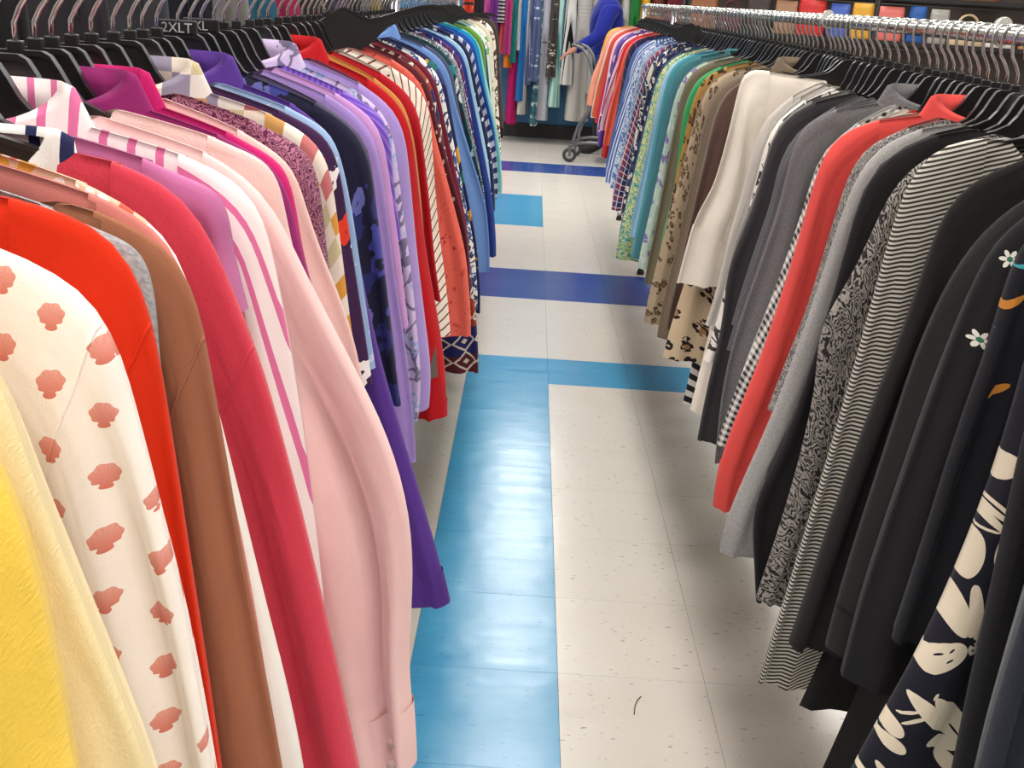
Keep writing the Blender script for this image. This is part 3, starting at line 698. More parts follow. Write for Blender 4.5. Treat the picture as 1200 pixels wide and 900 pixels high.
 dict(D=6.20, kind='shirt', pat='solid', cols=[(74, 64, 58)], desc='dark brown shirt at the far end', zc=.66, wo=.31, tz=-.12),
 dict(D=6.42, kind='shirt', pat='dots', cols=[(44, 42, 48), (150, 140, 140)], p=.03, desc='black speckled shirt at the far end', zc=.58, wo=.31, tz=-.12),
]
HERO_R = [
 dict(D=.80, kind='jacket', pat='solid', cols=[(38, 42, 54)], desc='dark navy velvet jacket nearest the camera', edge=[(1262, 430), (1240, 520), (1216, 640), (1180, 760), (1150, 860), (1110, 1020), (1080, 1120)], fuzz=True),
 dict(D=.88, kind='sweater', pat='solid', cols=[(22, 21, 24)], desc='plain black knit beside the velvet jacket', edge=[(1262, 330), (1235, 400), (1204, 480), (1178, 598), (1157, 690), (1132, 802), (1118, 885), (1100, 990)]),
 dict(D=.96, kind='blouse', pat='bigflower', cols=[(27, 27, 38), (226, 214, 190)], desc='black blouse with large cream flowers', edge=[(1240, 300), (1220, 350), (1200, 440), (1166, 556), (1128, 652), (1082, 756), (1040, 830), (1000, 900), (978, 945)], cw=.16, A=.005, extra='FLOW'),
 dict(D=1.03, kind='cardigan', pat='lines', cols=[(23, 23, 29), (196, 128, 50), (60, 150, 160), (30, 29, 32)], desc='navy cardigan with orange and teal embroidery', edge=[(1210, 258), (1186, 300), (1160, 390), (1120, 500), (1080, 620), (1040, 740)], extra='LINES'),
 dict(D=1.085, kind='sweater', pat='daisy', cols=[(30, 29, 31), (236, 232, 222), (60, 120, 90)], desc='black sweater with small white daisies', edge=[(1192, 250), (1158, 290), (1128, 360), (1090, 460), (1050, 580), (1010, 700), (985, 790)], extra='DAISY'),
 dict(D=1.15, kind='sweater', pat='solid', cols=[(38, 36, 36)], desc='charcoal black sweater with wide cuffs', edge=[(1176, 244), (1136, 290), (1102, 350), (1072, 425), (1042, 520), (1008, 630), (980, 720), (970, 758)], cw=.14, cuff=.09, wh=.25, hem=.40),
 dict(D=1.235, kind='sweater', pat='solid', cols=[(32, 29, 29)], desc='soft black sweater behind the charcoal one', edge=[(1138, 204), (1106, 232), (1088, 290), (1056, 385), (1014, 490), (962, 630), (922, 748)], cw=.13, wh=.27, hem=.42),
 dict(D=1.33, kind='shirt', nw=.10, pat='archstripe', cols=[(200, 194, 182), (52, 48, 44)], p=.0056, desc='grey and cream fine striped top', edge=[(1102, 158), (1072, 184), (1054, 232), (1032, 310), (1000, 424), (964, 548), (930, 655), (886, 792)], cw=.10, A=.007, wh=.235),
 dict(D=1.375, kind='shirt', pat='solid', cols=[(236, 232, 224)], desc='white tee peeking under the striped top', edge=[(1090, 190), (1066, 230), (1046, 300), (1010, 440), (970, 600), (936, 730), (912, 748)]),
 dict(D=1.41, kind='blouse', pat='paisley', cols=[(40, 38, 38), (150, 144, 136), (70, 68, 66)], p=.032, desc='black and white paisley bell blouse', edge=[(1064, 190), (1040, 226), (1014, 290), (984, 350), (956, 378), (958, 440), (935, 540), (912, 620), (886, 700)], cw=.10),
 dict(D=1.47, kind='blouse', pat='solid', cols=[(34, 30, 32)], desc='sheer black blouse', edge=[(1048, 172), (1018, 198), (1002, 246), (974, 350), (936, 470), (900, 560), (878, 580), (884, 700)], cw=.10),
 dict(D=1.535, kind='cardigan', pat='heather', cols=[(176, 172, 168), (150, 147, 144)], desc='light grey cardigan', edge=[(1030, 164), (1006, 196), (986, 250), (954, 350), (906, 480), (862, 580), (844, 625), (843, 645)], cw=.11, hem=.42, A=.006),
 dict(D=1.58, kind='shirt', pat='paisley', cols=[(90, 86, 84), (160, 156, 150)], p=.02, desc='grey lace top', edge=[(1016, 168), (996, 200), (974, 270), (944, 370), (900, 480)]),
 dict(D=1.65, kind='shirt', pat='solid', cols=[(228, 82, 76)], desc='coral collared shirt', edge=[(984, 150), (964, 176), (948, 240), (926, 316), (892, 416), (862, 490), (842, 545), (837, 592)], collar='shirt', cuff=.12, cw=.085, A=.009),
 dict(D=1.72, kind='blouse', pat='hstripe', cols=[(226, 214, 196), (200, 50, 34)], p=.024, desc='red and cream striped top', edge=[(982, 164), (966, 190), (952, 240), (930, 310), (906, 370)]),
 dict(D=1.79, kind='shirt', pat='gingham', cols=[(226, 222, 214), (46, 44, 46)], p=.012, desc='black and white gingham shirt', edge=[(962, 176), (946, 230), (926, 290), (898, 366), (868, 440), (848, 496), (840, 520)], cw=.10),
 dict(D=1.86, kind='cardigan', pat='heather', cols=[(126, 122, 122), (100, 97, 98)], desc='mid grey heathered cardigan', edge=[(940, 140), (926, 178), (914, 236), (888, 310), (860, 390), (844, 460), (836, 540)], collar='shirt', cw=.10),
 dict(D=1.94, kind='sweater', pat='heather', cols=[(100, 97, 100), (78, 76, 80)], desc='dark grey marled sweater', edge=[(944, 148), (918, 190), (904, 250), (880, 320), (852, 410)]),
 dict(D=2.05, kind='sweater', pat='solid', cols=[(56, 52, 54)], desc='charcoal pullover', edge=[(918, 134), (902, 168), (888, 226), (866, 280), (852, 310), (846, 380), (828, 450), (816, 512)], cw=.10, hem=.46, A=.005),
 dict(D=2.16, kind='blouse', pat='line_floral', cols=[(232, 226, 216), (60, 56, 56)], p=.07, desc='white blouse with black sketches', edge=[(908, 142), (894, 180), (878, 240), (856, 310), (838, 380), (824, 420)]),
 dict(D=2.36, kind='blouse', pat='solid', cols=[(238, 228, 214)], desc='large white ruffled blouse', edge=[(872, 78), (861, 118), (846, 178), (832, 228), (820, 240), (814, 256), (804, 290), (796, 318), (793, 330)], tz=-.13, cw=.15, hem=.42, wh=.26, A=.015, cuff=.25, nw=.06, th=.024),
 dict(D=2.44, kind='tunic', pat='leopard', cols=[(206, 184, 152), (160, 120, 80), (40, 30, 28)], p=.034, desc='long leopard print tunic', edge=[(862, 130), (846, 190), (822, 270), (800, 340), (784, 390), (777, 418)], cw=.12, hem=.42),
 dict(D=2.52, kind='shirt', pat='hstripe', cols=[(224, 218, 208), (34, 33, 40)], p=.03, desc='black and white banded long top', edge=[(868, 130), (852, 190), (836, 280), (822, 370), (808, 440), (800, 472)], hem=.36),
 dict(D=2.60, kind='sweater', pat='solid', cols=[(92, 70, 62)], desc='chocolate brown top', tz=-.15, zc=.56),
 dict(D=2.72, kind='jacket', pat='solid', cols=[(122, 106, 88)], desc='taupe utility jacket with flap pockets', tz=-.15, zc=.50, wo=.31, collar='shirt'),
 dict(D=2.86, kind='cardigan', pat='leopard', cols=[(172, 152, 124), (120, 96, 70), (80, 62, 48)], p=.02, desc='tan snakeskin print cardigan', tz=-.15, zc=.50, wo=.33),
 dict(D=3.0, kind='blouse', pat='leopard', cols=[(170, 128, 70), (110, 76, 40), (50, 36, 26)], p=.025, desc='brown animal print blouse', tz=-.15, zc=.56),
 dict(D=3.12, kind='shirt', pat='solid', cols=[(60, 160, 96)], desc='emerald green top', zc=.66, wo=.272),
 dict(D=3.24, kind='jacket', pat='solid', cols=[(116, 108, 86)], desc='olive drab jacket', tz=-.15, zc=.52),
 dict(D=3.36, kind='blouse', pat='floral', cols=[(176, 196, 180), (130, 110, 170), (200, 206, 196)], p=.03, desc='sage blouse with violet sprigs', zc=.54),
 dict(D=3.50, kind='sweater', pat='solid', cols=[(64, 116, 124)], desc='deep teal sweater', tz=-.15, zc=.54, collar='crew'),
 dict(D=3.64, kind='cardigan', pat='solid', cols=[(78, 150, 160)], desc='teal blue cardigan', tz=-.145, zc=.52),
 dict(D=3.76, kind='shirt', pat='solid', cols=[(160, 200, 224)], desc='powder blue shirt', zc=.56),
 dict(D=3.90, kind='blouse', pat='water', cols=[(46, 104, 130), (80, 160, 150), (214, 206, 150), (120, 170, 110), (60, 110, 170)], p=.022, desc='green and teal garden floral blouse', zc=.45, wo=.33),
 dict(D=4.10, kind='blouse', pat='floral', cols=[(34, 38, 70), (214, 208, 200), (60, 70, 110)], p=.025, desc='navy blouse with scattered petals', zc=.58),
 dict(D=4.26, kind='sweater', pat='aztec', cols=[(34, 40, 74), (214, 204, 180), (44, 52, 90), (230, 220, 196)], p=.05, desc='navy and ivory patterned cardigan', zc=.56),
 dict(D=4.42, kind='shirt', pat='plaid', cols=[(44, 58, 110), (150, 50, 60), (216, 212, 210), (230, 220, 210)], p=.05, desc='navy plaid flannel shirt', zc=.54, wo=.32),
 dict(D=4.58, kind='blouse', pat='paisley', cols=[(70, 90, 140), (190, 200, 216)], p=.03, desc='blue paisley blouse', zc=.56),
 dict(D=4.74, kind='shirt', pat='line_floral', cols=[(90, 116, 170), (200, 206, 220)], p=.04, desc='denim blue scroll shirt', zc=.58),
 dict(D=4.90, kind='shirt', pat='pinstripe', cols=[(78, 104, 166), (220, 224, 234)], p=.014, desc='blue and white pinstriped shirt', zc=.58, wo=.32, tz=-.15, cuff=.1),
 dict(D=5.08, kind='shirt', pat='solid', cols=[(70, 100, 160)], desc='medium blue shirt', zc=.60),
 dict(D=5.28, kind='shirt', pat='windowpane', cols=[(38, 34, 66), (170, 60, 110)], p=.06, desc='dark navy windowpane shirt', zc=.66, tz=-.15),
 dict(D=5.48, kind='shirt', pat='solid', cols=[(228, 96, 76)], desc='salmon orange shirt', zc=.68),
 dict(D=5.64, kind='shirt', pat='solid', cols=[(196, 40, 46)], desc='scarlet shirt', zc=.60),
 dict(D=5.80, kind='shirt', pat='vstripe', cols=[(226, 190, 196), (180, 60, 90)], p=.03, desc='rose striped shirt', zc=.72),
 dict(D=5.96, kind='shirt', pat='solid', cols=[(96, 54, 140)], desc='purple blouse with notched hem', zc=.62),
 dict(D=6.12, kind='blouse', pat='floral', cols=[(110, 90, 160), (226, 214, 226), (60, 50, 110)], p=.05, desc='violet and white print blouse', zc=.66),
 dict(D=6.28, kind='shirt', pat='solid', cols=[(244, 190, 200)], desc='baby pink shirt', zc=.66),
 dict(D=6.42, kind='shirt', pat='solid', cols=[(200, 44, 60)], desc='cherry red shirt', zc=.70),
 dict(D=6.58, kind='shirt', pat='solid', cols=[(206, 92, 56)], desc='burnt orange shirt', zc=.72),
 dict(D=6.74, kind='blouse', pat='solid', cols=[(244, 206, 198)], desc='blush drape blouse', zc=.70, wo=.31),
 dict(D=6.90, kind='blouse', pat='solid', cols=[(244, 160, 130)], desc='peach ruffled blouse', zc=.76, wo=.33, tz=-.15),
 dict(D=7.06, kind='shirt', pat='solid', cols=[(226, 170, 50)], desc='mustard yellow shirt at the far end', zc=.90, wo=.28, tz=-.15),
]
HERO_N = [dict(D=1.1 + 0.50 * i, kind='shirt', pat='solid', cols=[c], desc=n, sl='long', zc=.7, th=.05) for i, (c, n) in enumerate([
    ((40, 38, 44), 'black shirt'), ((70, 66, 72), 'graphite shirt'), ((44, 60, 96), 'indigo shirt'), ((36, 34, 36), 'jet black blouse'), ((52, 48, 52), 'smoke grey shirt'), ((60, 60, 64), 'ash grey top'),
    ((30, 30, 40), 'midnight shirt'), ((120, 116, 112), 'stone grey shirt'), ((40, 90, 110), 'petrol blue shirt'), ((150, 40, 80), 'cerise shirt'), ((50, 46, 44), 'espresso top'), ((44, 44, 60), 'dark slate blouse'),
    ((84, 50, 96), 'aubergine shirt'), ((34, 34, 34), 'soot black top'), ((110, 90, 70), 'cocoa shirt'), ((150, 120, 60), 'ochre shirt'), ((40, 42, 50), 'gunmetal shirt'), ((70, 30, 40), 'merlot top')])]

_SH = {}
def short(d):
    if d not in _SH:
        q = short_(d)
        if q in _SH.values(): q = d
        _SH[d] = q
    return _SH[d]
def short_(d):
    for w_ in (' with ', ' beside ', ' behind ', ' at the far', ' nearest', ' printed', ' peeking'): d = d.split(w_)[0]
    return d

def filler_color(a, b):
    f = random.random(); c = [x * f + y * (1 - f) for x, y in zip(a, b)]
    k = random.uniform(0.6, 1.05); m = sum(c) / 3
    return tuple(max(18, min(250, (v * 0.8 + m * 0.2) * k)) for v in c)

def cname(c):
    import colorsys
    h, s_, v = colorsys.rgb_to_hsv(*[x / 255 for x in c]); h *= 360
    tone = 'pale' if v > 0.78 and s_ < 0.35 else 'dark' if v < 0.42 else 'muted' if s_ < 0.4 else 'strong'
    if s_ < 0.13: return 'whitish' if v > 0.8 else 'blackish' if v < 0.25 else 'grey'
    n = 'red' if h < 14 or h > 346 else 'brown' if h < 45 and v < 0.6 else 'orange' if h < 40 else 'yellow' if h < 66 else 'green' if h < 165 else 'teal' if h < 195 else 'blue' if h < 250 else 'purple' if h < 295 else 'pink'
    return f'{tone} {n}'

def fill_rack(rk, heroes, step0, step1):
    items = []
    for i, h in enumerate(heroes):
        items.append(h)
        if i + 1 < len(heroes):
            g_ = heroes[i + 1]['D'] - h['D']; D = h['D']
            step = step0 + (step1 - step0) * min(1, D / 6)
            k = int(g_ / step + 0.3) - 1
            if rk == 'R' and D < 1.45 or rk == 'L' and D < 0.9: k = 0
            used = []
            for q in range(max(0, k)):
                c = filler_color(h['cols'][0], heroes[i + 1]['cols'][0])
                nm = cname(c)
                if nm in used: nm = ('second ' if (nm not in [u[7:] for u in used if u.startswith('second')]) else 'third ') + nm
                used.append(nm)
                items.append(dict(D=D + g_ * (q + 1) / (k + 1), kind='shirt', pat='solid', cols=[c], desc=f'{nm} shirt behind the {short(h["desc"])}', filler=True,
                                  tz=h.get('tz', -.165) + random.uniform(-.016, -.004), ta=random.uniform(.195, .212), src=h['desc']))
    for i, h in enumerate(items):
        h = dict(h); D = h.pop('D'); h.pop('squeeze', None)
        gap = min(items[i + 1]['D'] - D if i + 1 < len(items) else 0.1, D - items[i - 1]['D'] if i else 0.1)
        if h.get('extra') == 'FLOW': h['extra'] = (FLOW, DARK)
        hem = None
        src = h.pop('src', None)
        if src:
            E0, hem0 = PATHS[src]; k1 = random.uniform(.016, .035); n0 = len(E0)
            h.pop('ta', None); h.pop('tz', None)
            h['path'] = [(a - k1 * (0.35 + 0.65 * q / n0), z - 0.006 + 0.05 * q / n0) for q, (a, z) in enumerate(E0)]
            h['hem'] = hem0 + random.uniform(0.0, 0.06)
        if isinstance(h.get('extra'), tuple):
            hem = 0.50; h['hem'] = hem
            h['extra'] = (shift(fl_ell(D, FLOW, rk), hem), shift(fl_ell(D, DARK, rk), hem))
        elif h.get('extra') == 'DAISY':
            h['hem'] = 0.5; L = []
            for (px, py) in ((1137, 390), (1176, 300)):
                X, Z = unproj(px, py, D); L.append((X - RACKS[rk]['x'], Z - 0.5, 0.0095))
            h['extra'] = L
        elif h.get('extra') == 'LINES':
            h['hem'] = 0.5
            h['extra'] = [(e, k_) for e, k_ in zip(shift(fl_ell(D, [(1164, 360, 1192, 340, 4), (1186, 310, 1210, 304, 3), (1196, 330, 1206, 318, 4), (1162, 362, 1161, 384, 2.4), (1150, 460, 1170, 440, 3)], rk), 0.5), (1, 2, 1, 2, 1))]
        garment(rk, D, h.pop('kind'), h.pop('pat'), h.pop('cols'), h.pop('desc'), gap=gap, **h)
    return items
for h in HERO_L:
    if h['desc'].startswith('deep violet'): pass
pt = None
items_l = fill_rack('L', HERO_L, 0.042, 0.075)
items_r = fill_rack('R', HERO_R, 0.026, 0.072)
items_n = fill_rack('N', HERO_N, 1.0, 1.0)

# racks: rail, uprights, base
M_STEEL = plain('brushed_steel', (176, 176, 178), 0.3, metal=1.0)
M_RUB = plain('rubber', (30, 30, 30), 0.7)
def rack(rk, y0, y1, label, posts, pm=None):
    R = RACKS[rk]; e = empty('clothes_rack', (R['x'], (y0 + y1) / 2, 0)); ym = (y0 + y1) / 2
    tag(e, label, 'clothes rack', 'long clothes racks')
    MB().tube([(0, y0 - ym, R['z'](y0)), (0, y1 - ym, R['z'](y1))], 0.0125, 16).build('rail', M_CHROME, e, True)
    for y in posts:
        MB().tube([(0, y - ym, 0.06), (0, y - ym, R['z'](y) - 0.012)], 0.014, 12).build('upright', pm or M_STEEL, e, True)
        b = MB().tube([(-0.05, y - ym, 0.045), (0.05, y - ym, 0.045)], 0.015, 12).build('foot', M_STEEL, e, True)
        for xx in (-0.035, 0.035):
            MB().lathe([(0, -0.001), (0.018, -0.001), (0.02, 0.012), (0.012, 0.035), (0, 0.035)], 12, c=(xx, y - ym, 0.0012)).build('foot_cap', M_RUB, b, True)
rack('L', 0.15, 6.6, 'long chrome clothes rail on the left full of pink to blue clothes', (0.32, 3.62, 6.5))
rack('R', 0.5, 7.3, 'long chrome clothes rail on the right full of black to orange clothes', (0.62, 1.50, 5.62, 7.2))
rack('N', 0.7, 10.2, 'neighbouring clothes rail beyond the left rack with dark shirts', (0.8, 5.5, 10.1), plain('dark_post', (60, 58, 58), 0.5))

# stray hangers turned out of line
def stray(px, py, D, rz, tilt, label, rk, flip=1):
    R = RACKS[rk]
    h = hanger(R['x'], D, R['z'](D), label, 'stray empty hangers', rz=rz, flip=flip, tilt=tilt)
    return h
for rk, D, rz, tilt, lab in (('L', 2.24, 22, -34, 'empty black hanger tipped up above the lavender and red clothes'), ('L', 4.62, 15, -22, 'empty black hanger tipped up above the turquoise shirt'), ('L', 5.5, 10, -20, 'empty black hanger tipped up above the cream blouses'),
                             ('R', 4.5, -18, 30, 'empty black hanger tipped up above the blue clothes')):
    stray(0, 0, D, math.radians(rz), math.radians(tilt), lab, rk, RACKS[rk]['s'])

# clear size dividers clipped on the right rail
gd = G('clear_plastic'); gd.b.inputs['Transmission Weight'].default_value = 0.35; M_CLEAR = gd.finish(lin((206, 206, 200)), 0.25)
for D, lab in ((1.66, 'clear plastic size divider clipped near the close end of the right rail'), (2.66, 'clear plastic size divider clipped midway along the right rail')):
    z = RACKS['R']['z'](D)
    m = MB()
    prof = []
    n = 24; V = []
    for yy in (-0.0016, 0.0016):
        for r in (0.0135, 0.0205):
            for k in range(n):
                a = 2 * math.pi * k / n
                V.append((r * math.cos(a), yy, r * math.sin(a) + (0.004 if r > 0.02 else 0)))
    Fs = []
    for k in range(n):
        k2 = (k + 1) % n
        Fs += [(k, k2, n + k2, n + k), (2 * n + k, 3 * n + k, 3 * n + k2, 2 * n + k2), (n + k, n + k2, 3 * n + k2, 3 * n + k), (k, 2 * n + k, 2 * n + k2, k2)]
    m.add(V, Fs); o = m.build('size_divider', M_CLEAR, None, False, (RACKS['R']['x'], D, z), (0, 0, 0.5)); tag(o, lab, 'size divider', 'size dividers')

# paper price tag pinned to the red shirt
_rs = next(o for o in col.objects if o.get('label', '').startswith('bright red collared shirt'))
_q = [unproj(px, py, 1.855) for px, py in ((511, 404), (513, 442), (504, 444), (503, 432))]
_m = MB(); _n = len(_q)
_V = [(x - _rs.location.x, 1.855 - _rs.location.y + dy, z - _rs.location.z) for dy in (0, 0.0012) for x, z in _q]
_m.add(_V, [tuple(range(_n)), tuple(range(2 * _n - 1, _n - 1, -1))] + [(k, _n + k, _n + (k + 1) % _n, (k + 1) % _n) for k in range(_n)])
_o = _m.build('price_tag', plain('tag_grey_card', (120, 106, 92), 0.8), _rs); _o['label'] = 'small grey card price tag'
# ------------------------------------------------------------------ long clothes along the back wall
wr = empty('wall_rail', (0.1, 11.52, 0))
tag(wr, 'steel clothes rail running along the blue back wall', 'clothes rail')
MB().tube([(-1.6, 0, 1.92), (2.1, 0, 1.92)], 0.0125, 10).build('rail', M_STEEL, wr, True)
for xx in (-1.4, 0.2, 1.8):
    MB().tube([(xx, 0, 1.92), (xx, 0.36, 1.92)], 0.01, 8).build('bracket', M_STEEL, wr, True)
def wall_dress(x, w_, hem, top, pat, cols, desc, p=0.05, rz=90, kind='dress', yy=11.50, wh=None):
    mat = fabric('dress_fabric', pat, cols, p, random.uniform(0, 40))
    e = empty(kind, (x, yy, hem), math.radians(rz))
    tag(e, f'{desc} on the back wall rail', kind, 'long clothes on the back wall rail')
    nk = 1.92 - NECK - 0.047
    obj('body', body_mesh(mat, nk, 0.08, (0.19, nk - 0.05), hem, wh or 0.2, w_ / 2, 0.007, random.uniform(0, 6), 3.0, nu=36, nv=22, flare=0.25), e)
    hanger(x, yy, 1.92, f'black hanger holding the {desc}', 'hangers on the back wall rail', rz=math.radians(rz), tip=(0.19, nk - 0.05))
wd = [  # left and right edge, hem height (frame pixels on the wall rail's plane)
    (540, 556, 60, 'floral', [(200, 60, 40), (230, 150, 60), (60, 40, 40)], 'red and orange print dress'), (552, 566, 70, 'solid', [(40, 40, 50)], 'black dress'), (562, 578, 70, 'solid', [(216, 90, 170)], 'orchid pink dress'),
    (572, 584, 60, 'solid', [(110, 44, 130)], 'grape purple dress'), (581, 594, 24, 'hstripe', [(36, 36, 42), (196, 196, 200)], 'black and white striped top'), (583, 592, 62, 'solid', [(226, 90, 60)], 'coral orange dress'),
    (588, 602, 64, 'solid', [(178, 56, 116)], 'magenta dress'), (590, 600, 78, 'solid', [(222, 120, 30)], 'tangerine dress'), (592, 604, 143, 'solid', [(176, 20, 96)], 'long fuchsia dress'), (596, 605, 73, 'solid', [(24, 110, 106)], 'jade green dress'),
    (603, 610, 60, 'solid', [(228, 222, 212)], 'off white dress'), (605, 619, 62, 'floral', [(206, 204, 198), (232, 110, 140), (200, 200, 194)], 'grey dress with pink roses'), (604, 614, 115, 'solid', [(30, 104, 170)], 'bright blue dress'),
    (606, 616, 132, 'vstripe', [(190, 188, 182), (120, 118, 120)], 'grey striped dress'), (613, 622, 100, 'vstripe', [(96, 112, 160), (190, 196, 214)], 'blue pinstripe dress'), (619, 630, 96, 'dots', [(88, 100, 140), (190, 196, 212)], 'slate blue speckled dress'),
    (621, 629, 152, 'floral', [(60, 110, 120), (190, 200, 196), (40, 80, 100)], 'teal print dress'), (625, 641, 140, 'dots', [(182, 182, 192), (120, 120, 140)], 'silver grey dotted dress'), (639, 652, 88, 'water', [(226, 220, 204), (70, 64, 60), (226, 220, 204)], 'cream dress with black brushwork'),
    (642, 655, 125, 'vstripe', [(180, 220, 210), (90, 160, 150)], 'mint striped dress'), (651, 667, 78, 'solid', [(64, 96, 134)], 'steel blue dress'), (655, 672, 96, 'vstripe', [(214, 212, 206), (30, 30, 32)], 'zebra striped dress'),
    (661, 689, 138, 'heather', [(206, 202, 194), (170, 166, 160)], 'pale grey lace dress'), (668, 684, 60, 'floral', [(90, 100, 140), (190, 194, 204), (70, 80, 120)], 'blue and white print dress'), (684, 704, 110, 'solid', [(170, 170, 166)], 'light grey dress'), (702, 722, 90, 'solid', [(70, 80, 90)], 'dark grey dress'), (718, 732, 90, 'solid', [(220, 216, 206)], 'plain white dress'), (730, 742, 90, 'solid', [(40, 130, 60)], 'bright green dress'), (740, 754, 90, 'solid', [(226, 176, 50)], 'golden yellow dress'), (752, 772, 90, 'floral', [(120, 60, 50), (200, 120, 60), (60, 40, 40)], 'brown and rust print dress'), (770, 792, 90, 'solid', [(110, 40, 50)], 'maroon dress'), (790, 815, 90, 'solid', [(60, 56, 60)], 'smoky black dress')]
for k, (xa, xb, hy, pat, cols, desc) in enumerate(wd):
    yw = 11.42 + 0.035 * (k % 3)
    a, z = unproj(xa, hy, yw); b, _ = unproj(xb, hy, yw)
    wall_dress((a + b) / 2, (b - a) * 0.74, max(0.2, z), 0, pat, cols, desc, p=0.035 if 'stripe' in pat else 0.05, rz=90 + random.uniform(-3, 3), yy=yw)

# ------------------------------------------------------------------ shopping cart by the back wall
M_CART = plain('cart_grey_metal', (120, 120, 122), 0.35, metal=0.6); M_CBLUE = plain('cart_blue_plastic', (30, 56, 124), 0.4); M_TYRE = plain('tyre_grey', (52, 52, 54), 0.7); M_HUB = plain('hub_grey', (190, 188, 184), 0.5)
ct = empty('shopping_cart', (0.78, 10.22, 0.0), math.radians(-8))
tag(ct, 'grey shopping cart with blue basket parked at the end of the right rack', 'shopping cart')
for yy, nm in ((-0.24, 'near'), (0.24, 'far')):
    MB().tube([(-0.34, yy, 0.17), (-0.20, yy, 0.19), (0.42, yy, 0.20)], 0.014, 10).build('base_rail', M_CART, ct, True)
    MB().tube([(-0.33, yy, 0.14), (-0.33, yy, 0.22), (-0.30, yy, 0.33), (-0.22, yy, 0.46), (-0.17, yy, 0.62), (-0.20, yy, 0.78), (-0.26, yy, 0.94), (-0.32, yy, 1.01), (-0.40, yy, 1.03)], 0.015, 10).build('frame_tube', M_CART, ct, True)
    MB().tube([(0.40, yy, 0.19), (0.34, yy, 0.40), (0.30, yy, 0.62)], 0.014, 10).build('frame_tube', M_CART, ct, True)
hb_ = MB().tube([(-0.40, -0.25, 1.03), (-0.40, 0.25, 1.03)], 0.018, 12).build('handle', M_CART, ct, True)
bs = MB()
x0, x1, z0, z1 = -0.18, 0.48, 0.56, 0.94
bs.box((x0 + .04, -0.22, z0), (x1 - .02, 0.22, z0 + 0.014), 0.003)
MBs = MB()
for z in (0.62, 0.68, 0.74, 0.80, 0.86):
    k = (z - z0) / (z1 - z0) * 0.04
    MBs.tube([(x0 + .04 - k, -0.22 - k * .6, z), (x1 + k, -0.22 - k * .6, z), (x1 + k, 0.22 + k * .6, z), (x0 + .04 - k, 0.22 + k * .6, z)], 0.005, 6, closed=True)
for k in range(12):
    x = x0 + 0.04 + k * (x1 - x0 - 0.04) / 11
    for sg in (-1, 1): MBs.tube([(x, sg * 0.22, z0), (x, sg * 0.246, z1)], 0.004, 5)
rim = MB().tube([(x0, -0.25, z1), (x1 + .04, -0.25, z1), (x1 + .04, 0.25, z1), (x0, 0.25, z1)], 0.013, 8, closed=True)
bk = bs.build('basket', M_CBLUE, ct); MBs.build('basket_wires', M_CBLUE, bk, True); rim.build('basket_rim', M_CBLUE, bk, True)
MB().box((x0 - 0.01, -0.20, 0.74), (x0 + 0.012, 0.20, 0.95), 0.004).build('child_seat_flap', M_CBLUE, bk)
MB().box((-0.16, -0.2, 0.17), (0.4, 0.2, 0.185), 0.003).build('lower_tray', plain('tray_black', (36, 36, 38), 0.6), ct)
for (xx, yy) in ((-0.36, -0.24), (-0.36, 0.24), (0.38, -0.24), (0.38, 0.24)):
    wq = MB().lathe([(0.036, -0.012), (0.052, -0.014), (0.062, -0.010), (0.066, 0), (0.062, 0.010), (0.052, 0.014), (0.036, 0.012)], 24, 'y', (xx, yy, 0.066)).build('wheel', M_TYRE, ct, True)
    MB().lathe([(0.0, -0.016), (0.012, -0.016), (0.014, -0.010), (0.037, -0.009), (0.037, 0.009), (0.014, 0.010), (0.012, 0.016), (0, 0.016)], 20, 'y', (xx, yy, 0.066)).build('hub', M_HUB, wq, True)
    fk = MB()
    for sg in (-1, 1): fk.box((xx - 0.012, yy + sg * 0.019 - 0.002, 0.055), (xx + 0.016, yy + sg * 0.019 + 0.002, 0.155), 0.001)
    fk.box((xx - 0.014, yy - 0.021, 0.148), (xx + 0.03, yy + 0.021, 0.160), 0.002); fk.build('caster_fork', M_CART, ct)

